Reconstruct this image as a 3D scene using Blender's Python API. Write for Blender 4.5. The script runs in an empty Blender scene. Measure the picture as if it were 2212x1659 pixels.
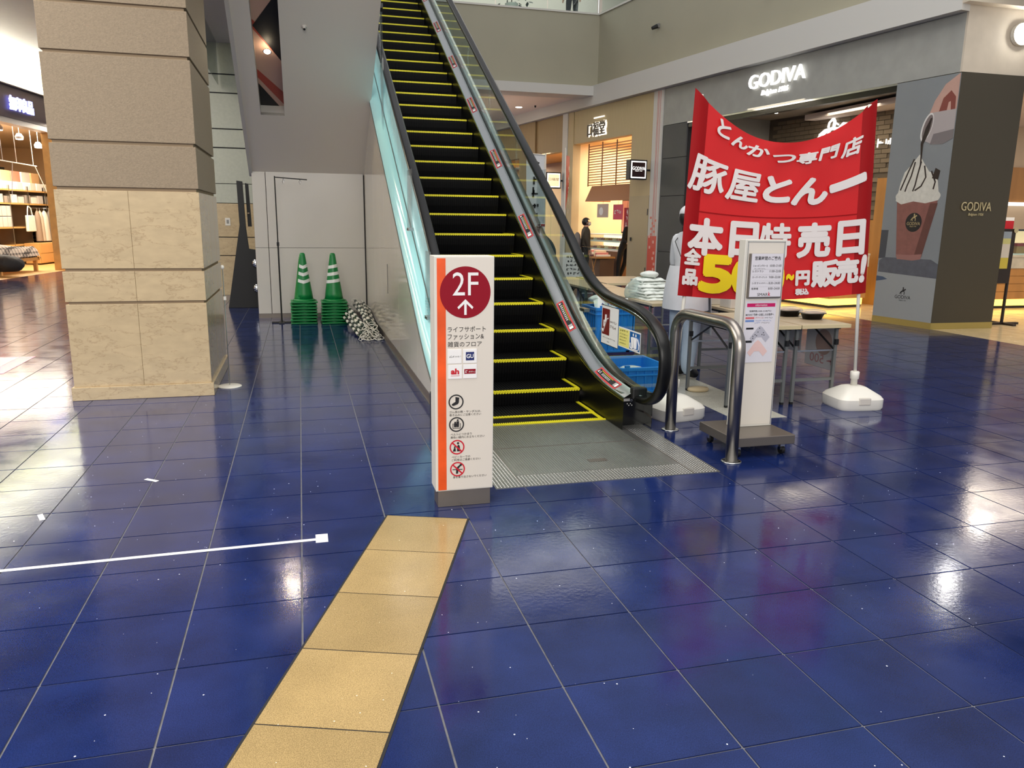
import bpy, bmesh, math, random
from mathutils import Vector, Matrix
random.seed(7)
SC = bpy.context.scene
COL = SC.collection
# ---------------------------------------------------------------- camera
def make_camera():
    pitch, roll, yaw = .2078, .0128, .2647
    fw = Vector((math.sin(yaw)*math.cos(pitch), math.cos(yaw)*math.cos(pitch), -math.sin(pitch)))
    r0 = Vector((math.cos(yaw), -math.sin(yaw), 0)); u0 = r0.cross(fw)
    r = r0*math.cos(roll) + u0*math.sin(roll); u = -r0*math.sin(roll) + u0*math.cos(roll)
    cd = bpy.data.cameras.new('camera'); cd.sensor_width = 36; cd.lens = 1676/2212*36
    cd.clip_start = .05; cd.clip_end = 200
    co = bpy.data.objects.new('camera', cd); COL.objects.link(co)
    m = Matrix((r, u, -fw)).transposed().to_4x4(); m.translation = (0, 0, 1.45)
    co.matrix_world = m
    SC.camera = co
make_camera()
SC.view_settings.view_transform = 'Standard'
SC.view_settings.look = 'None'
SC.view_settings.gamma = 1
SC.view_settings.use_curve_mapping = False
SC.view_settings.exposure = 0.0
cy_ = SC.cycles
cy_.max_bounces = 7; cy_.diffuse_bounces = 3; cy_.glossy_bounces = 3; cy_.transmission_bounces = 3; cy_.transparent_max_bounces = 12
cy_.caustics_reflective = False; cy_.caustics_refractive = False; cy_.sample_clamp_indirect = 6; cy_.adaptive_threshold = .03
# ---------------------------------------------------------------- ambient light of the hall
W = bpy.data.worlds.new('hall_ambient'); SC.world = W; W.use_nodes = True
W.node_tree.nodes['Background'].inputs[0].default_value = (.93, .95, 1.0, 1)
W.node_tree.nodes['Background'].inputs[1].default_value = .54
def area(name, loc, sx, sy, power, col=(1, .96, .9), rot=(0, 0, 0)):
    l = bpy.data.lights.new(name, 'AREA'); l.shape = 'RECTANGLE'; l.size = sx; l.size_y = sy
    l.energy = power; l.color = col
    o = bpy.data.objects.new(name, l); o.location = loc; o.rotation_euler = rot; COL.objects.link(o)
    return o
area('atrium_ceiling_light', (2.5, 3, 11.5), 9, 12, 1000, (1, .965, .91))
area('front_fill_light', (-3.5, -8, 5.2), 13, 5, 1300, (1, .95, .88), (math.radians(62), 0, 0))  # added fill behind the camera, tilted forward onto walls and soffit
area('aisle_fill_light', (-4.4, 4.6, 4.92), 4, 5.6, 480, (1, .95, .88))  # added fill out of view, brightens the cladding from the left
area('stone_wall_fill', (-2.5, 12.6, 4.40), .9, 2.4, 110, (1, .96, .9))  # added fill hidden by the column, lifts the dark stone wall
area('under_floor_fill', (1.0, 26, 4.4), 3.6, 8, 600, (1, .9, .82))  # added area fill below the upper floor, hidden behind the escalator

# ---------------------------------------------------------------- helpers
def lin(c):
    c = c/255
    return c/12.92 if c <= .04045 else ((c+.055)/1.055)**2.4
def rgb(r, g, b): return (lin(r), lin(g), lin(b), 1)
MATS = {}
def mat(name, col, rough=.5, metal=0, spec=.5, noise=0, nscale=8, bump=0, bscale=60, emit=0, ecol=None, coat=0, rand=0, stretch=None, alpha=1):
    if name in MATS: return MATS[name]
    m = bpy.data.materials.new(name); m.use_nodes = True
    nt = m.node_tree; b = nt.nodes['Principled BSDF']
    b.inputs['Base Color'].default_value = col
    b.inputs['Roughness'].default_value = rough; b.inputs['Metallic'].default_value = metal
    b.inputs['Specular IOR Level'].default_value = spec
    b.inputs['Coat Weight'].default_value = coat; b.inputs['Coat Roughness'].default_value = .05
    if alpha < 1: b.inputs['Alpha'].default_value = alpha
    if emit:
        b.inputs['Emission Color'].default_value = ecol or col; b.inputs['Emission Strength'].default_value = emit
    src = None
    if noise or bump:
        geo = nt.nodes.new('ShaderNodeNewGeometry'); vec = geo.outputs['Position']
        if stretch:
            mp = nt.nodes.new('ShaderNodeMapping'); mp.inputs['Scale'].default_value = stretch
            nt.links.new(vec, mp.inputs['Vector']); vec = mp.outputs['Vector']
    if noise:
        n = nt.nodes.new('ShaderNodeTexNoise'); n.inputs['Scale'].default_value = nscale
        n.inputs['Detail'].default_value = 6; nt.links.new(vec, n.inputs['Vector'])
        mx = nt.nodes.new('ShaderNodeMix'); mx.data_type = 'RGBA'
        mr = nt.nodes.new('ShaderNodeMapRange'); mr.inputs[1].default_value = .3; mr.inputs[2].default_value = .7
        nt.links.new(n.outputs['Fac'], mr.inputs[0]); nt.links.new(mr.outputs[0], mx.inputs['Factor'])
        mx.inputs['A'].default_value = tuple(max(0, c*(1-noise)) for c in col[:3])+(1,)
        mx.inputs['B'].default_value = tuple(min(1, c*(1+noise)) for c in col[:3])+(1,)
        src = mx.outputs['Result']
    if rand:
        oi = nt.nodes.new('ShaderNodeObjectInfo'); hs = nt.nodes.new('ShaderNodeHueSaturation')
        mr2 = nt.nodes.new('ShaderNodeMapRange'); mr2.inputs[3].default_value = 1-rand; mr2.inputs[4].default_value = 1+rand
        nt.links.new(oi.outputs['Random'], mr2.inputs[0]); nt.links.new(mr2.outputs[0], hs.inputs['Value'])
        if src: nt.links.new(src, hs.inputs['Color'])
        else: hs.inputs['Color'].default_value = col
        src = hs.outputs['Color']
    if src: nt.links.new(src, b.inputs['Base Color'])
    if bump:
        n2 = nt.nodes.new('ShaderNodeTexNoise'); n2.inputs['Scale'].default_value = bscale; n2.inputs['Detail'].default_value = 4
        nt.links.new(vec, n2.inputs['Vector'])
        bp = nt.nodes.new('ShaderNodeBump'); bp.inputs['Strength'].default_value = bump; bp.inputs['Distance'].default_value = .01
        nt.links.new(n2.outputs['Fac'], bp.inputs['Height']); nt.links.new(bp.outputs['Normal'], b.inputs['Normal'])
    MATS[name] = m
    return m
def glass(name, tint=(.9, .96, .95), refl=1.0, rough=.0, haze=0, hcol=(1, 1, 1, 1)):
    if name in MATS: return MATS[name]
    m = bpy.data.materials.new(name); m.use_nodes = True; nt = m.node_tree; nt.nodes.clear()
    out = nt.nodes.new('ShaderNodeOutputMaterial'); tr = nt.nodes.new('ShaderNodeBsdfTransparent')
    tr.inputs[0].default_value = (*tint, 1)
    gl = nt.nodes.new('ShaderNodeBsdfGlossy'); gl.inputs['Roughness'].default_value = rough
    lw = nt.nodes.new('ShaderNodeLayerWeight'); lw.inputs[0].default_value = .5
    pw = nt.nodes.new('ShaderNodeMath'); pw.operation = 'POWER'; pw.inputs[1].default_value = 5
    nt.links.new(lw.outputs['Facing'], pw.inputs[0])
    mu = nt.nodes.new('ShaderNodeMath'); mu.operation = 'MULTIPLY_ADD'; mu.inputs[1].default_value = .6*refl; mu.inputs[2].default_value = .035*refl
    nt.links.new(pw.outputs[0], mu.inputs[0])
    mx = nt.nodes.new('ShaderNodeMixShader'); nt.links.new(mu.outputs[0], mx.inputs[0])
    nt.links.new(tr.outputs[0], mx.inputs[1]); nt.links.new(gl.outputs[0], mx.inputs[2])
    last = mx
    if haze:
        df = nt.nodes.new('ShaderNodeBsdfDiffuse'); df.inputs[0].default_value = hcol
        m2 = nt.nodes.new('ShaderNodeMixShader'); m2.inputs[0].default_value = haze
        nt.links.new(mx.outputs[0], m2.inputs[1]); nt.links.new(df.outputs[0], m2.inputs[2]); last = m2
    nt.links.new(last.outputs[0], out.inputs[0])
    MATS[name] = m
    return m

class Frame:
    """local (a, b, c) -> world, with three axes"""
    def __init__(s, o=(0, 0, 0), ex=(1, 0, 0), ey=(0, 1, 0), ez=(0, 0, 1)):
        s.o, s.ex, s.ey, s.ez = map(Vector, (o, ex, ey, ez))
    def __call__(s, a, b, c): return s.o + s.ex*a + s.ey*b + s.ez*c
ID = Frame()
def rz(ang, o=(0, 0, 0)):
    c, s = math.cos(ang), math.sin(ang)
    return Frame(o, (c, s, 0), (-s, c, 0), (0, 0, 1))
class MB:
    def __init__(s, f=ID): s.v = []; s.f = []; s.m = []; s.fr = f; s.mi = 0
    def add(s, vs, fs, raw=False):
        k = len(s.v)
        s.v += [Vector(p) if raw else s.fr(*p) for p in vs]
        for q in fs: s.f.append([i+k for i in q]); s.m.append(s.mi)
        return s
    def box(s, x0, y0, z0, x1, y1, z1):
        if x0 > x1: x0, x1 = x1, x0
        if y0 > y1: y0, y1 = y1, y0
        if z0 > z1: z0, z1 = z1, z0
        return s.add([(x0,y0,z0),(x1,y0,z0),(x1,y1,z0),(x0,y1,z0),(x0,y0,z1),(x1,y0,z1),(x1,y1,z1),(x0,y1,z1)],
                     [(0,3,2,1),(4,5,6,7),(0,1,5,4),(1,2,6,5),(2,3,7,6),(3,0,4,7)])
    def cbox(s, cx, cy, cz, sx, sy, sz): return s.box(cx-sx/2, cy-sy/2, cz-sz/2, cx+sx/2, cy+sy/2, cz+sz/2)
    def quad(s, a, b, c, d): return s.add([a, b, c, d], [(0, 1, 2, 3)])
    def prism(s, poly, axis, lo, hi):
        """poly: 2D points in the two other axes (axis 'x': (y,z), 'y': (x,z), 'z': (x,y))"""
        def p(q, t): return {'x': (t, q[0], q[1]), 'y': (q[0], t, q[1]), 'z': (q[0], q[1], t)}[axis]
        n = len(poly)
        vs = [p(q, lo) for q in poly]+[p(q, hi) for q in poly]
        fs = [tuple(range(n))[::-1], tuple(range(n, 2*n))]+[(i, (i+1) % n, n+(i+1) % n, n+i) for i in range(n)]
        return s.add(vs, fs)
    def tube(s, path, r, n=10, caps=True):
        P = [s.fr(*p) for p in path]; m = len(P)
        R = r if isinstance(r, (list, tuple)) else [r]*m
        up = None; vs = []; fs = []
        for i in range(m):
            t = ((P[min(i+1, m-1)]-P[i]).normalized()+(P[i]-P[max(i-1, 0)]).normalized()).normalized()
            if up is None: up = t.orthogonal().normalized()
            up = (up-t*up.dot(t)).normalized(); w = t.cross(up)
            for k in range(n):
                a = 2*math.pi*k/n; vs.append(P[i]+(up*math.cos(a)+w*math.sin(a))*R[i])
        for i in range(m-1):
            for k in range(n):
                fs.append((i*n+k, i*n+(k+1) % n, (i+1)*n+(k+1) % n, (i+1)*n+k))
        if caps: fs += [tuple(range(n))[::-1], tuple(range((m-1)*n, m*n))]
        return s.add(vs, fs, raw=True)
    def lathe(s, prof, c=(0, 0, 0), n=24, sx=1, sy=1):
        vs = []; fs = []
        for (r, z) in prof:
            for k in range(n):
                a = 2*math.pi*k/n; vs.append((c[0]+r*math.cos(a)*sx, c[1]+r*math.sin(a)*sy, c[2]+z))
        for i in range(len(prof)-1):
            for k in range(n): fs.append((i*n+k, i*n+(k+1) % n, (i+1)*n+(k+1) % n, (i+1)*n+k))
        fs += [tuple(range(n))[::-1], tuple(range((len(prof)-1)*n, len(prof)*n))]
        return s.add(vs, fs)
    def grid(s, fn, nu, nv):
        vs = [fn(i/nu, j/nv) for j in range(nv+1) for i in range(nu+1)]
        fs = [(j*(nu+1)+i, j*(nu+1)+i+1, (j+1)*(nu+1)+i+1, (j+1)*(nu+1)+i) for j in range(nv) for i in range(nu)]
        return s.add(vs, fs)
    def disc(s, c, u, v, r, n=32, r2=0):
        c, u, v = Vector(c), Vector(u), Vector(v)
        vs = [c+(u*math.cos(2*math.pi*k/n)+v*math.sin(2*math.pi*k/n))*r for k in range(n)]
        if not r2: return s.add(vs, [tuple(range(n))])
        vs += [c+(u*math.cos(2*math.pi*k/n)+v*math.sin(2*math.pi*k/n))*r2 for k in range(n)]
        return s.add(vs, [(k, (k+1) % n, n+(k+1) % n, n+k) for k in range(n)])
    def build(s, name, m, parent=None, smooth=False, bevel=0, seg=2):
        off = Vector((0, 0, 0)); p = parent
        while p is not None: off += p.location; p = p.parent
        me = bpy.data.meshes.new(name)
        me.from_pydata([v-off for v in s.v], [], s.f)
        for x in (m if isinstance(m, (list, tuple)) else [m]): me.materials.append(x)
        if isinstance(m, (list, tuple)): me.polygons.foreach_set('material_index', s.m)
        if smooth: me.polygons.foreach_set('use_smooth', [True]*len(me.polygons))
        me.validate(); me.update()
        o = bpy.data.objects.new(name, me); COL.objects.link(o); o.parent = parent
        if bevel:
            b = o.modifiers.new('bevel', 'BEVEL'); b.width = bevel; b.segments = seg; b.limit_method = 'ANGLE'
        return o
def fixn(o):
    bm = bmesh.new(); bm.from_mesh(o.data); bmesh.ops.recalc_face_normals(bm, faces=bm.faces); bm.to_mesh(o.data); bm.free(); return o
def autosmooth(o, ang=40):
    me = o.data; me.polygons.foreach_set('use_smooth', [True]*len(me.polygons))
    bm = bmesh.new(); bm.from_mesh(me)
    for e in bm.edges: e.smooth = not (len(e.link_faces) == 2 and e.calc_face_angle(0) > math.radians(ang))
    bm.to_mesh(me); bm.free(); return o
def tag(o, label, cat, group=None, kind=None):
    if label: o['label'] = label
    if cat: o['category'] = cat
    if group: o['group'] = group
    if kind: o['kind'] = kind
    return o
def thing(name, label, cat, loc=(0, 0, 0), rotz=0, group=None):
    o = bpy.data.objects.new(name, None); COL.objects.link(o); o.location = loc; o.rotation_euler = (0, 0, rotz)
    o.empty_display_size = .1
    return tag(o, label, cat, group)
def struct(o, label=None): o['kind'] = 'structure'; return tag(o, label, None)
def dup(root, loc, rotz=0, label=None, group=None, rot=None):
    def cp(o, parent):
        c = o.copy(); COL.objects.link(c); c.parent = parent
        for ch in list(o.children): cp(ch, c)
        return c
    r = cp(root, None); r.location = loc; r.rotation_euler = rot or (0, 0, rotz)
    if label: r['label'] = label
    if group: r['group'] = group
    return r
# text as a mesh: origin o, reading direction u, up v; fitted to width w and/or height h
_txt = {}
def glyphs(body, bold=0, shear=0, res=3):
    key = (body, bold, shear, res)
    if key not in _txt:
        c = bpy.data.curves.new('t', 'FONT'); c.body = body; c.offset = bold; c.shear = shear; c.resolution_u = res
        c.fill_mode = 'FRONT'
        ob = bpy.data.objects.new('t', c); COL.objects.link(ob)
        dg = bpy.context.evaluated_depsgraph_get(); dg.update()
        me = bpy.data.meshes.new_from_object(ob.evaluated_get(dg))
        vs = [tuple(v.co[:2]) for v in me.vertices]; fs = [tuple(p.vertices) for p in me.polygons]
        bpy.data.objects.remove(ob); bpy.data.curves.remove(c); bpy.data.meshes.remove(me)
        x0 = min(v[0] for v in vs); x1 = max(v[0] for v in vs); y0 = min(v[1] for v in vs); y1 = max(v[1] for v in vs)
        _txt[key] = ([((x-x0)/(x1-x0), (y-y0)/max(y1-y0, 1e-6)) for x, y in vs], fs, (x1-x0)/max(y1-y0, 1e-6))
    return _txt[key]
def text_into(mb, body, o, u, v, w=None, h=None, bold=0, shear=0, depth=0, res=3):
    """adds lettering to mb; o = lower left corner (world or frame result), u, v unit vectors"""
    vs, fs, asp = glyphs(body, bold, shear, res)
    if w is None: w = h*asp
    if h is None: h = w/asp
    o, u, v = Vector(o), Vector(u), Vector(v); n = u.cross(v)
    P = [o+u*(x*w)+v*(y*h) for x, y in vs]
    if not depth: return mb.add(P, fs, raw=True)
    k = len(P); edges = {}
    for f in fs:
        for i in range(len(f)):
            a, b = f[i], f[(i+1) % len(f)]
            edges[(a, b)] = edges.get((a, b), 0)+1
    bd = [(a, b) for (a, b) in edges if (b, a) not in edges]
    P2 = P+[p+n*depth for p in P]
    return mb.add(P2, [tuple(i+k for i in f) for f in fs]+[(a, b, b+k, a+k) for a, b in bd], raw=True)
def text(name, body, o, u, v, m, parent=None, **kw):
    mb = MB(); text_into(mb, body, o, u, v, **kw)
    return mb.build(name, m, parent)
def marks(mb, o, u, v, w, h, n, seed=1):
    """a line of print too small to read: clusters of short strokes"""
    r = random.Random(seed); o, u, v = Vector(o), Vector(u), Vector(v); cw = w/n
    for k in range(n):
        for _ in range(3):
            if r.random() < .5: x0, x1 = sorted((r.uniform(.05, .45), r.uniform(.5, .9))); y0 = r.uniform(0, .85); y1 = y0+.15
            else: x0 = r.uniform(.1, .7); x1 = x0+.18; y0, y1 = sorted((r.uniform(0, .4), r.uniform(.6, 1)))
            P = [o+u*((k+a)*cw)+v*(b*h) for a, b in ((x0, y0), (x1, y0), (x1, y1), (x0, y1))]
            mb.add(P, [(0, 1, 2, 3)], raw=True)
    return mb
X, Y, Z = Vector((1, 0, 0)), Vector((0, 1, 0)), Vector((0, 0, 1))
# the shop front on the right leans 8.5 degrees: a = along it (away from us), b = into the shop
_a = math.radians(8.5)
RF = Frame((8.63, 9.07, 0), (-math.sin(_a), math.cos(_a), 0), (math.cos(_a), math.sin(_a), 0))
_b = math.radians(8)
LF = Frame((-6.52, 19.84, 0), (math.sin(_b), math.cos(_b), 0), (-math.cos(_b), math.sin(_b), 0))
# ---------------------------------------------------------------- materials
def tile_material(name, col, fleck, rough, nvar=.25):
    m = mat(name, col, rough, noise=nvar, nscale=3.5, rand=.10, spec=.38)
    nt = m.node_tree; b = nt.nodes['Principled BSDF']
    old = b.inputs['Base Color'].links[0].from_socket
    geo = nt.nodes.new('ShaderNodeNewGeometry'); vo = nt.nodes.new('ShaderNodeTexVoronoi')
    vo.inputs['Scale'].default_value = 26; nt.links.new(geo.outputs['Position'], vo.inputs['Vector'])
    sc = nt.nodes.new('ShaderNodeSeparateColor'); nt.links.new(vo.outputs['Color'], sc.inputs[0])
    mu = nt.nodes.new('ShaderNodeMath'); mu.operation = 'MULTIPLY'; mu.inputs[1].default_value = .078
    pw = nt.nodes.new('ShaderNodeMath'); pw.operation = 'POWER'; pw.inputs[1].default_value = 3
    nt.links.new(sc.outputs[0], pw.inputs[0]); nt.links.new(pw.outputs[0], mu.inputs[0])
    lt = nt.nodes.new('ShaderNodeMath'); lt.operation = 'LESS_THAN'
    nt.links.new(vo.outputs['Distance'], lt.inputs[0]); nt.links.new(mu.outputs[0], lt.inputs[1])
    # fine grain
    n3 = nt.nodes.new('ShaderNodeTexNoise'); n3.inputs['Scale'].default_value = 330; n3.inputs['Detail'].default_value = 2
    nt.links.new(geo.outputs['Position'], n3.inputs['Vector'])
    r3 = nt.nodes.new('ShaderNodeMapRange'); r3.inputs[1].default_value = .35; r3.inputs[2].default_value = .7
    r3.inputs[3].default_value = .72; r3.inputs[4].default_value = 1.35; nt.links.new(n3.outputs['Fac'], r3.inputs[0])
    hs = nt.nodes.new('ShaderNodeHueSaturation'); nt.links.new(old, hs.inputs['Color']); nt.links.new(r3.outputs[0], hs.inputs['Value'])
    mx = nt.nodes.new('ShaderNodeMix'); mx.data_type = 'RGBA'; nt.links.new(lt.outputs[0], mx.inputs['Factor'])
    nt.links.new(hs.outputs[0], mx.inputs['A']); mx.inputs['B'].default_value = fleck
    nt.links.new(mx.outputs['Result'], b.inputs['Base Color'])
    # worn gloss: streaky roughness
    n4 = nt.nodes.new('ShaderNodeTexNoise'); n4.inputs['Scale'].default_value = 5; n4.inputs['Detail'].default_value = 7
    nt.links.new(geo.outputs['Position'], n4.inputs['Vector'])
    r4 = nt.nodes.new('ShaderNodeMapRange'); r4.inputs[1].default_value = .3; r4.inputs[2].default_value = .75
    r4.inputs[3].default_value = rough*.75; r4.inputs[4].default_value = rough*1.5; nt.links.new(n4.outputs['Fac'], r4.inputs[0])
    nt.links.new(r4.outputs[0], b.inputs['Roughness'])
    bp = nt.nodes.new('ShaderNodeBump'); bp.inputs['Strength'].default_value = .025; bp.inputs['Distance'].default_value = .01
    n5 = nt.nodes.new('ShaderNodeTexNoise'); n5.inputs['Scale'].default_value = 45; nt.links.new(geo.outputs['Position'], n5.inputs['Vector'])
    nt.links.new(n5.outputs['Fac'], bp.inputs['Height']); nt.links.new(bp.outputs['Normal'], b.inputs['Normal'])
    return m
M_tile = tile_material('blue_tile', rgb(22, 37, 85), rgb(225, 228, 240), .12)
M_beige = tile_material('beige_tile', rgb(162, 138, 94), rgb(250, 240, 215), .16, .10)
M_grout = mat('grout', rgb(112, 112, 116), .8, noise=.2, nscale=20)
M_joint = mat('dark_joint', rgb(24, 24, 28), .8)
M_white = mat('white_panel', rgb(208, 203, 194), .28, noise=.02, nscale=2)
M_wpaint = mat('white_paint', rgb(214, 210, 200), .45)
M_cream = mat('cream_face', rgb(218, 210, 198), .35)
M_ceil = mat('ceiling_white', rgb(222, 220, 216), .8, noise=.02)
M_sand = mat('sand_stone', rgb(138, 122, 100), .75, noise=.10, nscale=70, bump=.25, bscale=120)
def marble():
    m = mat('marble', rgb(184, 163, 128), .14, noise=.07, nscale=9, stretch=(1, 1, 2.0))
    nt = m.node_tree; b = nt.nodes['Principled BSDF']; old = b.inputs['Base Color'].links[0].from_socket
    geo = nt.nodes.new('ShaderNodeNewGeometry'); mp = nt.nodes.new('ShaderNodeMapping'); mp.inputs['Scale'].default_value = (1, 1, 2.6)
    nt.links.new(geo.outputs['Position'], mp.inputs['Vector'])
    n = nt.nodes.new('ShaderNodeTexNoise'); n.inputs['Scale'].default_value = 3.2; n.inputs['Detail'].default_value = 9; n.inputs['Roughness'].default_value = .62
    nt.links.new(mp.outputs[0], n.inputs['Vector'])
    s = nt.nodes.new('ShaderNodeMath'); s.operation = 'SUBTRACT'; s.inputs[1].default_value = .5; nt.links.new(n.outputs['Fac'], s.inputs[0])
    a = nt.nodes.new('ShaderNodeMath'); a.operation = 'ABSOLUTE'; nt.links.new(s.outputs[0], a.inputs[0])
    r = nt.nodes.new('ShaderNodeMapRange'); r.inputs[1].default_value = .0; r.inputs[2].default_value = .014; r.inputs[3].default_value = .42; r.inputs[4].default_value = 0
    nt.links.new(a.outputs[0], r.inputs[0])
    mx = nt.nodes.new('ShaderNodeMix'); mx.data_type = 'RGBA'; nt.links.new(r.outputs[0], mx.inputs['Factor']); nt.links.new(old, mx.inputs['A']); mx.inputs['B'].default_value = rgb(128, 100, 66)
    nt.links.new(mx.outputs['Result'], b.inputs['Base Color']); return m
M_marble = marble()
M_soffit = mat('soffit_grey', rgb(232, 224, 212), .5)
M_fascia = mat('fascia_grey', rgb(168, 163, 142), .6, noise=.03, nscale=1)
M_band = mat('band_white', rgb(205, 203, 197), .6)
M_steel = mat('brushed_steel', rgb(200, 202, 200), .2, 1)
M_dsteel = mat('dark_steel', rgb(128, 120, 112), .36, .7)
M_chrome = mat('chrome', rgb(215, 215, 215), .12, 1)
M_black = mat('black_matte', rgb(14, 14, 15), .55)
M_blackg = mat('black_gloss', rgb(12, 12, 13), .2)
M_rubber = mat('handrail_rubber', rgb(9, 9, 9), .34, spec=.35)
M_red = mat('red', rgb(190, 24, 36), .5)
M_crim = mat('crimson_print', rgb(140, 0, 28), .55, spec=.25)
M_ink = mat('ink', rgb(24, 22, 24), .5)
M_print = mat('white_print', rgb(236, 234, 232), .5)
M_yellow = mat('safety_yellow', rgb(236, 224, 32), .5)
M_grey = mat('grey_paint', rgb(128, 126, 122), .5)
M_dgrey = mat('charcoal_wall', rgb(66, 68, 70), .6, noise=.06, nscale=3)
M_clear = glass('clear_glass', (.90, .97, .95), 1.1)
M_acryl = glass('acrylic', (.93, .96, .97), 1.2)
# ================================================================ SETTING
# ---- floor: grout bed, tiles 0.4 m on a square grid, beige guide strip
fl = MB().box(-14, -4, -.06, 18, 40, -.004).build('floor', M_grout); struct(fl, 'glossy dark blue tiled mall floor')
TX, TY, TS = -.0505, 3.694, .4
def cam_px(p):
    c = SC.camera.matrix_world.inverted() @ Vector(p)
    if c.z > -.05: return None
    return (1106+1676*c.x/-c.z, 829.5-1676*c.y/-c.z)
bpy.context.view_layer.update()
g = .0035
tm = MB().box(g, g, -.02, TS-g, TS-g, 0); tile0 = None
cand = []
for i in range(-35, 46):
    for j in range(-19, 91):
        x, y = TX+i*TS, TY+j*TS
        if x > 8.3 and y < 9.0 and x > 8.6: continue
        if 3.05 < x+.2 < 3.5 and 4.9 < y < 9.4: continue
        p = cam_px((x+.2, y+.2, 0))
        a = 0
        if p and -150 < p[0] < 2362 and -50 < p[1] < 1850:
            q = [cam_px((x+dx, y+dy, 0)) for dx, dy in ((0, 0), (TS, 0), (TS, TS), (0, TS))]
            if all(q): a = abs(sum(q[k][0]*q[(k+1) % 4][1]-q[(k+1) % 4][0]*q[k][1] for k in range(4)))/2
        cand.append((a, x, y))
cand.sort(key=lambda t: -t[0])
rest = MB()
tile_me = None
for k, (a, x, y) in enumerate(cand):
    if k < 300 and a > 0:
        if tile_me is None:
            o = tm.build('floor_tile', M_tile, fl); tile_me = o.data
        else:
            o = bpy.data.objects.new('floor_tile', tile_me); COL.objects.link(o); o.parent = fl
        o.location = (x, y, random.uniform(-.0004, .0004))
    else:
        z = random.uniform(-.0004, .0004)
        rest.add([(x+g, y+g, z), (x+TS-g, y+g, z), (x+TS-g, y+TS-g, z), (x+g, y+TS-g, z)], [(0, 1, 2, 3)])
rest.build('far_floor_tiles', M_tile, fl)['kind'] = 'stuff'
# beige strip: 0.4 m tiles laid at 19.6 degrees
_s = math.radians(-19.6)
SF = rz(_s, (.745, 3.55, 0))   # near corner at the far right end; local -x = across, -y = towards us
jb = MB(SF).box(-.412, -4.45, -.004, .006, .006, .0012).build('strip_joint', M_joint, fl)
L = .412
for k in range(11):
    MB(SF).box(-.403, -L*(k+1)+.003, -.01, -.003, -L*k-.003, .0026).build('strip_tile', M_beige, fl)
# pale strip that runs away beside the tables
M_pale = tile_material('pale_tile', rgb(186, 184, 172), rgb(230, 230, 220), .2, .06)
for k in range(11):
    MB().box(3.11, 5.02+k*.4+.003, -.01, 3.55, 5.02+(k+1)*.4-.003, .0015).build('pale_tile', M_pale, fl)
# beige shop floor to the right of the blue floor
M_shopfl = tile_material('shop_floor_tile', rgb(206, 182, 140), rgb(235, 220, 190), .2, .06)
for i in range(14):
    for j in range(16):
        x0, y0 = 8.66+i*.6, 2.0+j*.6
        if x0 < 8.7 and y0 > 9: continue
        MB().box(x0+.003, y0+.003, -.01, x0+.597, y0+.597, .001).build('shop_floor_tile', M_shopfl, fl)
# ---- stone column
cx0, cx1, cy0, cy1 = -1.78, -.755, 6.71, 8.07
col = thing('stone_column', 'square beige stone column with polished marble lower panels', 'column', (-1.27, 7.4, 0))
MB().box(cx0+.02, cy0+.02, 0, cx1-.02, cy1-.02, 6.2).build('core', mat('stone_recess', rgb(150, 130, 104), .8), col)
MB().box(cx0-.018, cy0-.018, 0, cx1+.018, cy1+.018, .108).build('plinth', M_marble, col, bevel=.004)
xm = (cx0+cx1)/2
for z0, z1 in ((.108, .765), (.785, 1.02), (1.042, 1.635)):
    for a, b in ((cx0, xm-.0005), (xm+.0005, cx1)):
        MB().box(a, cy0, z0, b, cy0+.6, z1).build('marble_panel', M_marble, col, bevel=.003)
    for a, b in ((cy0+.603, cy0+1.0), (cy0+1.003, cy1)):
        MB().box(cx0, a, z0, cx1, b, z1).build('marble_panel', M_marble, col, bevel=.003)
zz = [1.66, 2.0, 2.635, 2.98, 3.61, 3.96, 4.6, 5.2, 6.0]
for a, b in zip(zz, zz[1:]):
    MB().box(cx0, cy0, a, cx1, cy1, b-.024).build('stone_block', M_sand, col, bevel=.003)
# ---- closing wall under the crossing escalator, its sloping underside and the recess with the lamp
WY = 11.93
wb = MB().box(-.63, WY+.02, 0, .96, WY+.2, 2.6).build('wall_back', M_joint); struct(wb, 'white panelled wall closing off the space under the escalator')
for a, b in ((-.63, -.445), (-.441, .93)):
    for c, d in ((.062, 1.015), (1.019, 2.2)):
        MB().box(a+.002, WY, c, b-.002, WY+.03, d).build('wall_panel', M_white, wb, bevel=.002)
MB().box(-.63, WY-.004, 0, .94, WY+.03, .06).build('kick_plate', M_dsteel, wb)
# underside: slab with a slot; local a = x, b = up the slope towards us, c = up from the underside
t30 = math.radians(30)
UF = Frame((0, 11.97, 2.06), (1, 0, 0), (0, -math.cos(t30), math.sin(t30)), (0, math.sin(t30), math.cos(t30)))
sf = MB(UF)
x0, x1, xa, xb = -.615, .945, -.415, -.125
b0, b1 = 1.325, 4.3
for (p, q, r, s_) in ((x0, -.05, xa, 8), (xb, -.05, x1, 8), (xa, -.05, xb, b0), (xa, b1, xb, 8)): sf.box(p, q, 0, r, s_, .04)
so = sf.build('ceiling_slope', M_soffit); struct(so, 'grey sloping underside of the crossing escalator')
MB(UF).box(x0-.045, -.05, -.02, x0, 8, 1.2).build('edge_trim', M_white, so)
MB(UF).box(x0, 0, .2, x1, 8, .25).build('truss_cover', M_dgrey, so)
rc = MB(UF)
rc.quad((xa, b0, 0), (xa, b0, .2), (xa, b1, .2), (xa, b1, 0)); rc.quad((xb, b0, 0), (xb, b1, 0), (xb, b1, .2), (xb, b0, .2))
rc.quad((xa, b0, 0), (xb, b0, 0), (xb, b0, .2), (xa, b0, .2)); rc.quad((xa, b1, .2), (xb, b1, .2), (xb, b1, 0), (xa, b1, 0))
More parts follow.
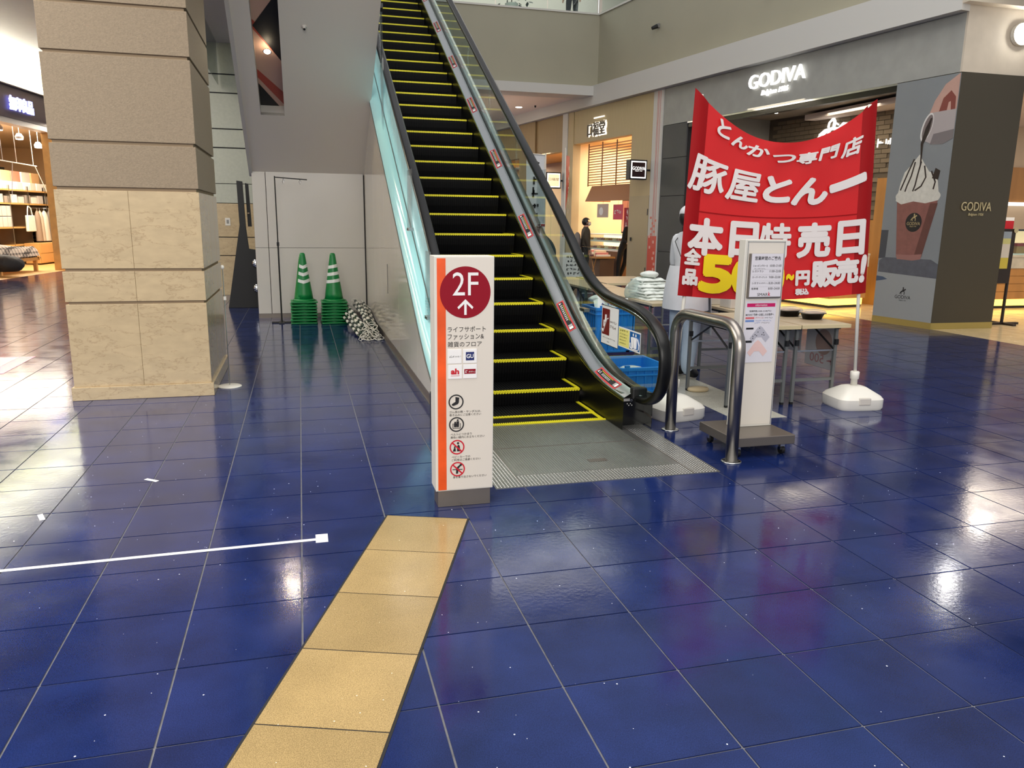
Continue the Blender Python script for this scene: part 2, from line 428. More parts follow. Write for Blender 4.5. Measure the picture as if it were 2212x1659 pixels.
rc.build('recess_sides', M_white, so)
# printed film in the recess: pale ground, red bands, black diamonds
M_rose = mat('rose_print', rgb(206, 168, 150), .35); M_brick = mat('brick_red_print', rgb(176, 74, 58), .35)
def film(name, pts, m, c): MB(UF).add([(p[0], p[1], c) for p in pts], [tuple(range(len(pts)))]).build(name, m, so)
film('film_ground', [(xa, b0), (xb, b0), (xb, b1), (xa, b1)], M_rose, .150)
for k in range(4):
    y = b0+.05+k*.8
    film('film_band', [(xb, y-.02), (xb, y+.22), (xa, y+.62), (xa, y+.47)], M_brick, .148)
film('film_diamond', [(xa, b0), (xb-.06, b0), (xa, b0+.42)], M_ink, .146)
film('film_diamond', [(xb, 2.15), (xb, 3.22), (xa, 2.70)], M_ink, .146)
film('film_diamond', [(xa, 3.5), (xb, 3.95), (xa, 4.3)], M_ink, .146)
lampM = mat('lamp_glow', (1, .86, .6, 1), emit=26, ecol=(1, .82, .55, 1))
lp = thing('recessed_spotlight', 'glowing warm spotlight in the printed recess of the sloping soffit', 'lamp', UF(-.275, 2.40, 0))
ring = MB(); ring.disc(UF(-.275, 2.40, .06), UF.ex, -UF.ey, .048, 24, .038); ring.build('rim', M_steel, lp)
b_ = MB(); b_.disc(UF(-.275, 2.40, .058), UF.ex, -UF.ey, .038, 24); b_.build('bulb', lampM, lp)
pl_ = bpy.data.lights.new('recess_lamp', 'SPOT'); pl_.energy = 28; pl_.color = (1, .8, .55); pl_.spot_size = 2.3; pl_.shadow_soft_size = .04
po = bpy.data.objects.new('recess_lamp', pl_); COL.objects.link(po); po.location = UF(-.275, 2.40, .045)
po.rotation_euler = (math.radians(-30), 0, 0)
sm = thing('smoke_detector', 'small round detector on the grey sloping soffit', 'detector', UF(.14, 2.9, 0))
d_ = MB(UF); d_.fr = Frame(UF(.14, 2.9, 0), UF.ex, -UF.ey, -UF.ez); d_.lathe([(.03, 0), (.03, .008), (.016, .012), (.016, .03), (.008, .036)], n=16)
d_.build('body', M_white, sm, True); d_ = MB(d_.fr); d_.lathe([(.014, .03), (.012, .042)], n=12); d_.build('sensor', M_ink, sm)
# ---- stone wall far behind, between column and closing wall
wl = MB().box(-3.6, 15.62, 0, 0.2, 15.9, 6).build('wall_stone', M_joint); struct(wl, 'stone clad wall behind the column')
M_gstone = mat('grey_green_stone', rgb(172, 174, 160), .5, noise=.05, nscale=20)
for z0, z1, m in ((.0, .73, M_marble), (.745, 1.07, M_marble), (1.085, 1.69, M_marble), (1.70, 2.04, M_gstone), (2.05, 2.67, M_gstone), (2.69, 3.0, M_gstone), (3.02, 3.62, M_gstone), (3.64, 3.94, M_gstone), (3.96, 4.6, M_gstone)):
    MB().box(-3.6, 15.6, z0, .2, 15.7, z1).build('stone_panel', m, wl, bevel=.003)
sw = thing('switch_plate', 'small white switch plate on the marble wall', 'switch', (-1.285, 15.58, 1.33))
MB().box(-1.33, 15.59, 1.29, -1.24, 15.6, 1.43).build('plate', M_wpaint, sw, bevel=.002)
MB().box(-1.305, 15.585, 1.325, -1.265, 15.592, 1.395).build('rocker', M_grey, sw)
# ---- ceilings (left aisle and beyond)
c1 = MB().box(-9.5, 4, 4.98, -1.9, 34, 5.1).build('ceiling', M_ceil); struct(c1, 'white ceiling over the left aisle')
c2 = MB().box(-1.9, 10.2, 4.48, .9, 15.7, 4.6).build('ceiling_low', M_ceil); struct(c2, 'white ceiling behind the column')
MB().box(-1.9, 10.2, 4.48, -1.86, 15.7, 5.0).build('step_edge', M_ceil, c2)
sg = tag(MB().box(-1.30, 10.4, 3.75, -1.29, 15.5, 4.48).build('smoke_curtain', glass('curtain_glass', (.8, .83, .82), 1.0)), 'hanging glass smoke curtain under the ceiling behind the column', 'smoke curtain')
for px_, py_ in ((-2.8, 9.3), (-3.4, 13.5), (-4.4, 17.0), (-3.0, 20)):
    d = thing('downlight', 'small dark sprinkler head in the white aisle ceiling', 'sprinkler', (px_, py_, 4.98), group='sprinkler heads in the left ceiling')
    MB().lathe([(.035, -.012), (.035, 0)], (px_, py_, 4.98), 12).build('rim', M_white, d); MB().lathe([(.016, -.035), (.016, -.012)], (px_, py_, 4.98), 8).build('head', M_ink, d)
# sprinklers are named for what they are
for o in [o for o in COL.objects if o.name.startswith('downlight')]: o.name = 'sprinkler_head'
# ---- right side: fascias of the upper floor
CS = 9.87           # where the front turns
MZ = 4.70
wu = MB(RF).box(-3, 0, MZ, CS, .3, 6.29).build('wall_upper_right', M_fascia); struct(wu, 'grey parapet wall of the upper floor above the shops')
cor = RF(CS, 0, 0)
wk = MB().box(-.6, cor.y, 4.66, cor.x, cor.y+.3, 6.29).build('wall_upper_back', M_fascia); struct(wk, 'grey parapet wall of the upper floor facing the escalator')
t1 = MB(RF).box(-.0, -.16, 4.22, 26, .3, MZ-.02).build('trim_1', M_band); struct(t1, 'white horizontal band above the shop fronts')
MB().box(-.6, cor.y-.12, 4.44, cor.x-.02, cor.y+.5, 4.66).build('trim_2', M_band)
struct(bpy.data.objects['trim_2'], 'pale edge beam below the upper floor parapet')
t3 = MB(RF).box(-3, -.03, 6.29, CS, .12, 6.33).box(-3, .02, 6.3, CS, .1, 6.36).build('trim_3', M_wpaint); struct(t3, 'white parapet coping')
t4 = MB().box(-.6, cor.y-.03, 6.29, cor.x, cor.y+.12, 6.33).build('trim_4', M_wpaint); struct(t4, 'white parapet coping')
# under-floor ceiling beyond the parapet
M_pinkc = mat('under_ceiling', rgb(236, 222, 212), .8)
c3 = MB().box(-.6, cor.y+.3, 4.50, 9.2, 40, 4.6).build('ceiling_under', M_pinkc); struct(c3, 'ceiling below the upper floor')
for x, y in ((5.95, 21.6), (4.1, 23), (6.1, 26), (3, 20.5)):
    d = thing('downlight', 'small round lit downlight in the ceiling below the upper floor', 'lamp', (x, y, 4.5), group='downlights below the upper floor')
    MB().lathe([(.11, -.01), (.11, 0)], (x, y, 4.5), 18).build('rim', M_wpaint, d)
    MB().lathe([(.09, -.014), (.09, -.008)], (x, y, 4.5), 18).build('lens', mat('downlight_glow', (1, .95, .88, 1), emit=12), d)
d = thing('sprinkler_head', 'small dark sprinkler head in the ceiling below the upper floor', 'sprinkler', (6.3, 21.2, 4.5)); MB().lathe([(.02, -.05), (.03, 0)], (6.3, 21.2, 4.5), 8).build('head', M_ink, d)
# cctv heads on the parapet
for s, z, lab in ((7.3, 5.52, 'small dark sensor on the grey parapet near the corner'), (3.75, 5.42, 'larger black camera on the grey parapet above the chocolate shop sign')):
    d = thing('security_camera', lab, 'camera', RF(s, 0, z))
    m = MB(RF); m.box(s-.04, -.05, z-.03, s+.04, 0, z+.05); m.build('bracket', M_grey, d)
    m = MB(); m.tube([RF(s, -.05, z), RF(s+.02, -.16, z-.05)], [.045, .035], 12); m.build('head', M_ink, d)
# upper floor: slab, back wall, ceiling, glass balustrade
uf = MB().box(-.6, cor.y+.3, 5.9, 14, 40, 6.2).build('floor_upper', M_grey); struct(uf, 'upper floor slab')
ur = MB(RF).box(-3, .3, 5.9, CS, 12, 6.2).build('floor_upper_right', M_grey); struct(ur, 'upper floor slab over the shops')
bw = MB().box(-6, 26, 6.2, 14, 26.2, 11).build('wall_upper_far', mat('upper_wall', rgb(205, 198, 188), .7)); struct(bw, 'pale far wall of the upper floor')
uc = MB().box(-6, cor.y, 9.6, 16, 30, 9.7).build('ceiling_upper', M_ceil); struct(uc, 'ceiling of the upper floor')
area('upper_floor_light', (5, 23, 9.4), 9, 5, 330, (1, .96, .9))
bal = thing('glass_balustrade', 'glass balustrade on the upper floor parapet facing the escalator', 'balustrade', (3, cor.y, 6.33))
x = cor.x-.05
while x > 1:
    MB().box(x-1.25, cor.y+.02, 6.33, x-.012, cor.y+.034, 7.35).build('pane', M_clear, bal); x -= 1.262
MB().box(.9, cor.y, 7.35, cor.x, cor.y+.06, 7.4).build('top_rail', M_steel, bal)
ba2 = thing('glass_balustrade', 'glass balustrade on the upper floor parapet over the shops', 'balustrade', RF(4, 0, 6.33))
s = CS-.05
while s > 0:
    MB(RF).box(s-1.25, .02, 6.33, s-.012, .034, 7.35).build('pane', M_clear, ba2); s -= 1.262
MB(RF).box(0, 0, 7.35, CS, .06, 7.4).build('top_rail', M_steel, ba2)
MB().tube([(cor.x-.02, cor.y+.05, 6.3), (cor.x-.02, cor.y+.05, 7.4)], .018, 8).build('post', M_steel, ba2)
# ================================================================ ESCALATOR
ES = thing('escalator', 'narrow escalator going up with black steps edged in yellow', 'escalator', (1.65, 5.3, 0))
TAN = math.tan(t30)
def cr(pts, n=6):
    out = []
    for i in range(len(pts)-1):
        p0 = pts[max(i-1, 0)]; p1 = pts[i]; p2 = pts[i+1]; p3 = pts[min(i+2, len(pts)-1)]
        for k in range(n):
            t = k/n
            out.append(tuple(.5*(2*b+(c-a)*t+(2*a-5*b+4*c-d)*t*t+(3*b-a-3*c+d)*t**3) for a, b, c, d in zip(p0, p1, p2, p3)))
    return out+[pts[-1]]
TOP = 16.2
deck = cr([(4.93, .236), (5.1, .247), (5.3, .265), (5.5, .297), (5.75, .365), (6.05, .482), (6.3, .603), (6.5, .715)], 4)
deck += [(7.2, .715+.7*TAN), (TOP, .715+(TOP-6.5)*TAN)]
def deckz(y):
    for (a, b), (c, d) in zip(deck, deck[1:]):
        if a <= y <= c: return b+(d-b)*(y-a)/(c-a)
    return deck[0][1] if y < deck[0][0] else deck[-1][1]
hr = cr([(4.90, .232), (4.74, .25), (4.615, .325), (4.55, .44), (4.545, .59), (4.60, .70), (4.73, .783), (4.9, .835), (5.1, .865), (5.35, .882), (5.62, .908), (5.9, .985), (6.15, 1.105), (6.5, 1.33), (6.95, 1.61)], 5)
hr += [(15.9, 1.61+8.95*TAN)]
def sweep(xc, path, sec, m, name, parent=ES, smooth=True):
    vs = []; fs = []; n = len(sec)
    for i, (y, z) in enumerate(path):
        a = Vector(path[min(i+1, len(path)-1)])-Vector(path[max(i-1, 0)]); a.normalize()
        nx, nz = -a.y, a.x
        for (sx, sn) in sec: vs.append((xc+sx, y+nx*sn, z+nz*sn))
    for i in range(len(path)-1):
        for k in range(n): fs.append((i*n+k, i*n+(k+1) % n, (i+1)*n+(k+1) % n, (i+1)*n+k))
    fs += [tuple(range(n))[::-1], tuple(range((len(path)-1)*n, len(path)*n))]
    return fixn(MB().add(vs, fs).build(name, m, parent, smooth))
se = []
for k in range(16):
    a = 2*math.pi*k/16; c, s = math.cos(a), math.sin(a)
    se.append((.042*abs(c)**.6*(1 if c > 0 else -1), .023*abs(s)**.6*(1 if s > 0 else -1)))
guide = [(-.022, -.05), (.022, -.05), (.022, -.022), (-.022, -.022)]
XC = 1.65
M_tealglow = mat('teal_glow_panel', rgb(140, 178, 178), .10, emit=.26, ecol=(.42, .80, .82, 1), noise=.30, nscale=2.2, stretch=(1, 2.2, .6))  # bright teal tone put into the panels as emission
M_deckL = mat('teal_glow_deck', rgb(150, 205, 205), .15, emit=.30, ecol=(.5, .82, .82, 1))  # left outer deck carries the same teal emission in its material
for sgn in (1, -1):
    def sx(v): return XC+sgn*(v-XC)
    sweep(sx(2.262), hr, se, M_rubber, 'handrail')
    sweep(sx(2.262), hr[14:], guide, M_steel, 'handrail_guide')
    # inner deck: steel strip between skirt and glass
    m = MB(); sec = [(2.15, -.03), (2.15, 0), (2.158, .006), (2.225, .042), (2.238, .044)]
    dd = [d for d in deck]
    vs = [(sx(x), y, z+dz) for (y, z) in dd for (x, dz) in sec]; n = len(sec)
    fs = [(i*n+k, i*n+k+1, (i+1)*n+k+1, (i+1)*n+k) for i in range(len(dd)-1) for k in range(n-1)]
    m.add(vs, fs); fixn(m.build('inner_deck', M_steel, ES, True))
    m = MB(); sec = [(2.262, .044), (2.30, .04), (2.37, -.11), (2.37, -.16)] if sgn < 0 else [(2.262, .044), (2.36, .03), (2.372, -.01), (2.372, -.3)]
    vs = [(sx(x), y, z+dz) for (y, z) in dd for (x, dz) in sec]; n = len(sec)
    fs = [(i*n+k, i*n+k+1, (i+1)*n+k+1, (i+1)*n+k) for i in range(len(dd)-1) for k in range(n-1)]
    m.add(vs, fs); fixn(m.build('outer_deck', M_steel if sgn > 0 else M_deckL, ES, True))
    for dz_, xx in ((.05, 2.272), (-.15, 2.373)):
        sweep(sx(xx), [(y, z+dz_) for (y, z) in dd], [(-.004, -.006), (.004, -.006), (.004, .006), (-.004, .006)], M_dsteel, 'deck_trim', smooth=False)
    # skirt panel
    m = MB(); vs = []; yy = [4.93, 5.27, 5.6, 6.0, 6.5, 8, 10, 12, 14, TOP]
    for y in yy: vs += [(sx(2.152), y, max(0, deckz(y)-.62)), (sx(2.152), y, deckz(y))]
    m.add(vs, [(2*i, 2*i+1, 2*i+3, 2*i+2) for i in range(len(yy)-1)]); m.build('skirt_panel', mat('skirt_black', rgb(8, 8, 9), .34, spec=.35), ES)
    # glass panes
    def topz(y): # handrail height above y on the long upper run
        best = None
        for (a, b), (c, d) in zip(hr[18:], hr[19:]):
            if min(a, c) <= y <= max(a, c): best = b+(d-b)*(y-a)/(c-a+1e-9)
        return best
    lower = [h for h in hr[:22]]
    cuts = [4.60, 5.75, 7.0, 8.25, 9.5, 10.75, 12.0, 13.25, 14.5, 15.8]
    for c0, c1 in zip(cuts, cuts[1:]):
        ys = [c0+.004+(c1-c0-.008)*k/10 for k in range(11)]
        poly = []
        if c0 < 4.7:
            poly = [(y, deckz(y)+.03) for y in (5.746, 5.5, 5.3, 5.1, 4.93)]+[(h[0], h[1]) for h in hr[2:50] if h[0] < 5.746]
        else:
            poly = [(y, deckz(y)+.03) for y in reversed(ys)]+[(y, (topz(y) or 0)-.02) for y in ys]
        MB().prism(poly, 'x', sx(2.244), sx(2.254)).build('glass_pane', M_clear, ES)
    if sgn < 0:  # teal emissive panels on the outside of the left balustrade
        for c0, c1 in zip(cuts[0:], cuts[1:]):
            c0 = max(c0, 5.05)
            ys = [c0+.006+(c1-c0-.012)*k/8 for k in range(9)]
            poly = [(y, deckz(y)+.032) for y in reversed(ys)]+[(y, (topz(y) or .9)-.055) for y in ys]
            MB().prism(poly, 'x', sx(2.262), sx(2.270)).build('glow_panel', M_tealglow, ES)
    # newel box
    MB().prism([(sx(2.158), 5.30), (sx(2.20), 5.05), (sx(2.44), 5.06), (sx(2.44), 5.45), (sx(2.158), 5.45)], 'z', 0, .232).build('newel_box', M_blackg, ES, bevel=.004)
    MB().prism([(sx(2.15), 5.35), (sx(2.165), 5.02), (sx(2.21), 4.93), (sx(2.27), 4.89), (sx(2.29), 4.93), (sx(2.29), 5.3)], 'z', .236, .26).build('deck_end', M_steel, ES, bevel=.003)
    MB().cbox(sx(2.262), 4.93, .27, .11, .06, .08).build('rail_inlet', M_black, ES, bevel=.01)
nb = bpy.data.objects['newel_box']
for k in range(4): MB().cbox(2.232+k*.012, 5.047, .165-.012*(k % 2), .007, .004, .007).build('status_light', M_print, nb)
MB().cbox(2.225, 5.046, .195, .05, .004, .02).build('maker_label', M_print, nb)
MB().disc((2.262, 5.045, .19), X, Z, .009, 16, .005).build('key_switch', M_chrome, nb)
# ---- steps
def step_mesh():
    m = MB(); x0, x1 = 1.157, 2.143
    m.box(x0, 0, -.03, x1, .405, -.004)
    prof = [(.0, -.006), (.004, -.05), (.014, -.11), (.034, -.18), (.05, -.22)]
    m.add([(x, y, z) for (y, z) in prof for x in (x0, x1)], [(2*i, 2*i+1, 2*i+3, 2*i+2) for i in range(len(prof)-1)])
    n = 44; w = (x1-x0)/n
    for k in range(n):
        a = x0+k*w
        m.add([(a, 0, -.004), (a+w*.5, 0, -.004), (a+w*.5, .4, -.004), (a, .4, -.004), (a, 0, 0), (a+w*.5, 0, 0), (a+w*.5, .4, 0), (a, .4, 0)], [(4, 5, 6, 7), (0, 1, 5, 4), (1, 2, 6, 5), (3, 0, 4, 7)])
        pv = []
        for (y, z) in prof: pv += [(a, y, z), (a, y-.008, z), (a+w*.5, y-.008, z), (a+w*.5, y, z)]
        for i in range(len(prof)-1):
            b = i*4; m.add(pv[b:b+8], [(0, 1, 5, 4), (1, 2, 6, 5), (2, 3, 7, 6)])
    return m
M_step = mat('step_black', rgb(4, 4, 5), .55, spec=.18)
noses = [(5.445, .008), (5.80, .125), (6.15, .312)]
while noses[-1][1] < 5.9: noses.append((noses[-1][0]+.3464, noses[-1][1]+.2))
st = None
for (y, z) in noses:
    if st is None:
        p = step_mesh(); off = MB(); st = bpy.data.objects.new('step', None)
        bpy.data.objects.remove(st)
        st = p.build('step', M_step, None); st.parent = ES
        e = MB(); w_ = .986/44
        for k in range(44): e.box(1.157+k*w_, -.010, -.018, 1.157+k*w_+w_*.62, .028, .0035)
        e.box(1.157, -.004, -.014, 2.143, .026, .001)
        e1 = e.build('nosing_stripe', M_yellow, None); e1.parent = st
        e2 = MB().box(2.118, .026, -.01, 2.143, .40, .0035).build('side_stripe', M_yellow, None); e2.parent = st
        e3 = MB().box(1.157, .026, -.01, 1.182, .40, .0035).build('side_stripe', M_yellow, None); e3.parent = st
        sub = [e1, e2, e3]; o = st
    else:
        o = bpy.data.objects.new('step', st.data); COL.objects.link(o); o.parent = ES
        for s in sub:
            c = bpy.data.objects.new(s.name.split('.')[0], s.data); COL.objects.link(c); c.parent = o
    o.location = Vector((0, y, z))-ES.location
# landing step in front of the first nose, comb and floor plate
MB().box(1.157, 5.26, -.03, 2.143, 5.44, .0042).build('landing_step', M_step, ES)
MB().box(2.112, 5.27, -.01, 2.143, 5.45, .007).build('side_stripe', M_yellow, ES); MB().box(1.157, 5.27, -.01, 1.188, 5.45, .007).build('side_stripe', M_yellow, ES)
cm = MB()
for k in range(66): cm.box(1.157+k*.01494, 5.235, 0, 1.157+k*.01494+.008, 5.285, .009)
cm.box(1.15, 5.238, 0, 2.15, 5.256, .010)
cm.build('comb', M_yellow, ES)
M_rib = mat('ribbed_plate', rgb(158, 158, 154), .34, .85, noise=.14, nscale=3)
fp = MB().box(.985, 3.94, -.004, 2.36, 5.235, .003).build('floor_plate', M_rib, ES)
# raised cleats: long ribs on the middle plates
m = MB()
for k in range(62):
    x = 1.17+k*.0158
    m.box(x, 4.12, .003, x+.005, 4.66, .0055); m.box(x, 4.68, .003, x+.005, 5.22, .0055)
m.build('cleats', mat('cleat_steel', rgb(190, 190, 186), .35, .9), fp)['kind'] = 'stuff'
m = MB(); sd = []
for i in range(68):
    for j in range(65):
        x, y = 1.0+i*.02, 3.955+j*.02
        if 1.15 < x < 2.19 and y > 4.115: continue
        m.add([(x-.005, y, .003), (x, y-.005, .003), (x+.005, y, .003), (x, y+.005, .003), (x, y, .0065)], [(0, 1, 4), (1, 2, 4), (2, 3, 4), (3, 0, 4)])
m.build('studs', mat('cleat_steel', rgb(190, 190, 186), .35, .9), fp)['kind'] = 'stuff'
MB().box(1.66, 4.28, .005, 1.78, 4.33, .0065).build('lifting_cover', M_dsteel, fp)
m = MB(); m.box(1.14, 3.94, .003, 1.146, 5.23, .0045); m.box(2.19, 3.94, .003, 2.196, 5.23, .0045); m.box(1.146, 4.668, .003, 2.19, 4.674, .0045)
m.build('plate_seam', M_dsteel, fp)
# ---- cladding on the left, kick plate
def cladz(y): return max(.26, 2.07+.562*(y-9.12)) if y > 5.9 else .26-.10*(5.9-y)
M_clad = mat('cladding_white', rgb(226, 219, 204), .14, noise=.02, nscale=2, coat=.3)
cy = [5.10, 5.9, 6.6, 7.9, 9.2, 10.5, 11.9]
for a, b in zip(cy, cy[1:]):
    ys = [a+.0015, (a+b)/2, b-.0015]
    if a < 5.5: ys = [5.10, 5.3, 5.6, 5.88]
    poly = [(ys[0], .10), (ys[-1], .10)]+[(y, cladz(y) if y > 5.2 else .14) for y in reversed(ys)]
    MB().prism(poly, 'x', .94, .955).build('cladding_panel', M_clad, ES)
MB().box(.946, 5.15, 0, .955, 11.9, .10).build('kick_plate', M_dsteel, ES)
MB().box(.94, 5.15, 0, .955, 11.9, .012).build('kick_strip', M_steel, ES)
MB().tube([(.937, 8.9, .62), (.937, 8.9, .95)], .004, 6).build('flush_handle', M_grey, ES)
# right cladding (seen from the shop side)
ys = [5.45, 6.05, 6.5, 9, 12, TOP]
MB().prism([(y, max(.02, deckz(y)-1.25) if y > 6.2 else .02) for y in ys]+[(y, deckz(y)-.02) for y in reversed(ys)], 'x', 2.36, 2.372).build('cladding_panel', M_clad, ES)
MB().prism([(6.2, .02), (TOP, deckz(TOP)-1.3), (TOP, deckz(TOP)-1.2), (6.2, .1)], 'x', .96, 2.36).build('truss_bottom', M_soffit, ES)
# ---- warning stickers on the right deck
def D(y, f, h=0):
    a = Vector((2.158, y, deckz(y)+.006)); b = Vector((2.225, y, deckz(y)+.042))
    n = Vector((-.47, -.2, .86))
    return a+(b-a)*f+n*h
def dquad(m, y0, y1, f0, f1, h):
    k = 4; P = []
    for i in range(k+1):
        y = y0+(y1-y0)*i/k; P += [D(y, f0, h), D(y, f1, h)]
    m.add(P, [(2*i, 2*i+2, 2*i+3, 2*i+1) for i in range(k)])
M_stR = mat('sticker_red', rgb(206, 60, 62), .4)
for yc in (5.33, 6.33, 7.64, 8.92, 10.22, 11.52, 12.8, 14.1):
    hl = .2 if yc < 6 else .185
    m = MB(); dquad(m, yc-hl, yc+hl, .04, .96, .0012); o = m.build('warning_sticker', M_stR, ES)
    m = MB(); dquad(m, yc-hl+.012, yc+hl-.012, .20, .80, .0018); m.build('sticker_panel', M_ink, o)
    m = MB(); dquad(m, yc-.07, yc+hl-.05, .70, .74, .0024); m.build('sticker_line', M_yellow, o)
    m = MB()
    dquad(m, yc-hl+.02, yc-hl+.05, .26, .74, .0024); dquad(m, yc-hl+.056, yc-hl+.062, .26, .74, .0024); dquad(m, yc-hl+.068, yc-hl+.074, .26, .74, .0024)
    # words printed along the strip
    rr_ = random.Random(int(yc*10))
    for k in range(9):
        y = yc+hl-.045-k*.022
        dquad(m, y-.016, y, .36, .40, .0024); dquad(m, y-.010, y-.004, .36+rr_.random()*.1, .60, .0024); dquad(m, y-.016, y-.002, .52, .57, .0024)
    vs, fs, asp = glyphs('▲', 0)
    m.add([D(yc+hl-.016-.02*x, .32+.34*yv, .0024) for x, yv in vs], [tuple(f) for f in fs])
    m.build('sticker_print', M_print, o)
# ---- notices on the glass of the right balustrade
gx = 2.2395
def gq(m, y0, z0, y1, z1, d=0): m.quad((gx-d, y1, z0), (gx-d, y0, z0), (gx-d, y0, z1), (gx-d, y1, z1)); return m
n1 = gq(MB(), 5.28, .525, 5.62, .825).build('glass_notice', M_ink, ES)
gq(MB(), 5.285, .53, 5.615, .82, .0006).build('notice_paper', M_print, n1)
gq(MB(), 5.455, .60, 5.605, .80, .0012).build('notice_picture', mat('maroon_print', rgb(112, 26, 30), .4), n1)
m = MB(); m.tube([(gx-.002, 5.59, .64), (gx-.002, 5.575, .62), (gx-.002, 5.51, .72), (gx-.002, 5.48, .73)], .005, 6); m.tube([(gx-.002, 5.53, .70), (gx-.002, 5.525, .755)], .008, 6); m.tube([(gx-.002, 5.56, .66), (gx-.002, 5.56, .71)], .006, 6); m.build('notice_figure', M_print, n1)
m = MB(); marks(m, (gx-.0014, 5.445, .70), -Y, Z, .13, .018, 9, 3); marks(m, (gx-.0014, 5.445, .66), -Y, Z, .12, .026, 6, 4); m.build('notice_print', mat('brown_print', rgb(90, 50, 40), .5), n1)
m = MB(); marks(m, (gx-.0014, 5.59, .572), -Y, Z, .26, .012, 18, 5); marks(m, (gx-.0014, 5.5, .545), -Y, Z, .05, .012, 4, 6); m.build('notice_print', M_ink, n1)
n2 = gq(MB(), 4.885, .555, 5.275, .70).build('glass_notice', M_print, ES)
gq(MB(), 5.08, .562, 5.27, .69, .0006).build('notice_panel', mat('pale_yellow_print', rgb(236, 226, 130), .5), n2)
gq(MB(), 4.895, .565, 5.07, .69, .0006).build('notice_panel', mat('sign_blue', rgb(20, 92, 160), .4), n2)
m = MB(); marks(m, (gx-.0014, 5.25, .668), -Y, Z, .15, .018, 6, 7)
for k in range(4): marks(m, (gx-.0014, 5.25, .645-k*.022), -Y, Z, .14-.01*k, .012, 10, 8+k)
m.build('notice_print', M_ink, n2)
m = MB()
for yy in (5.005, 4.96):
    m.tube([(gx-.002, yy, .58), (gx-.002, yy, .655)], [.012, .018], 8); m.disc((gx-.003, yy, .672), -Y, Z, .011, 12)
m.tube([(gx-.002, 5.055, .61), (gx-.002, 5.05, .58), (gx-.002, 5.03, .57), (gx-.002, 4.93, .57), (gx-.002, 4.91, .58), (gx-.002, 4.905, .61), (gx-.002, 4.93, .65)], .004, 6)
m.build('notice_figure', M_print, n2)
# ---- clear guard plates with brackets
def guard(x, y, z, w, h, name='guard_plate'):
    o = MB().prism([(y-w*.5, z), (y+w*.45, z), (y+w*.30, z+h), (y-w*.5, z+h)], 'x', x-.005, x+.005).build(name, M_acryl, ES)
    MB().cbox(x, y-w*.1, z-.012, .05, .12, .03).build('bracket', M_steel, o, bevel=.003)
    MB().cbox(x-.03, y-w*.1, z-.012, .006, .012, .012).build('bolt', M_ink, o)
    return o
guard(.985, 6.28, .68, .30, .52); guard(.985, 7.32, 1.37, .34, .52); guard(2.33, 6.28, .72, .30, .52); guard(2.33, 7.6, 1.42, .34, .52)
o = MB().prism([(9.5, 2.43), (9.62, 2.42), (9.72, 3.15), (9.66, 3.78), (9.44, 3.72), (9.42, 3.1)], 'x', .985, .995).build('hanging_guard', M_acryl, ES)
MB().cbox(.99, 9.55, 3.80, .04, .12, .05).build('bracket', M_dgrey, o)
# ================================================================ FLOOR SIGN '2F'
FS = thing('floor_guide_sign', 'tall white sign post reading 2F with orange stripe and pictograms', 'sign', (.767, 3.8, 0))
fx0, fx1, fy = .617, .915, 3.733
MB().box(fx0+.012, fy+.006, 0, fx1-.012, fy+.125, .088).build('plinth', M_dsteel, FS, bevel=.002)
MB().box(fx0, fy, .088, fx1, fy+.135, 1.278).build('body', M_wpaint, FS, bevel=.003)
F2 = fy-.0012
def zp(y): return 1.278-(y-553)*.002339
def xp(x): return .617+(x-936)*.298/131
MB().box(fx0+.006, F2, .094, fx1-.006, fy, 1.272).build('face', M_cream, FS)
M_or = mat('orange_stripe', rgb(228, 84, 24), .4, noise=.22, nscale=5)
MB().box(.629, F2-.0006, .094, .672, F2, 1.268).build('orange_stripe', M_or, FS)
ds = MB(); ds.disc((xp(1003), F2-.0012, zp(628)), X, Z, .1265, 56); dsk = ds.build('red_disc', M_crim, FS)
text('lettering', '2F', (xp(975), F2-.0022, zp(634)), X, Z, M_print, dsk, w=.128, h=.112)
m = MB(); ax, az = xp(1003), zp(675)
m.box(ax-.006, F2-.0022, az, ax+.006, F2-.0016, az+.07)
for s in (-1, 1): m.prism([(ax, az+.077), (ax, az+.060), (ax+s*.034, az+.028), (ax+s*.040, az+.038)], 'y', F2-.0023, F2-.0016)
m.build('arrow', M_print, dsk)
for i, t in enumerate(('ライフサポート', 'ファッション&', '雑貨のフロア')):
    text('lettering', t, (xp(964), F2-.001, zp((711, 727, 743)[i])), X, Z, M_ink, FS, w=(.192, .183, .172)[i], h=.0275, bold=.004)
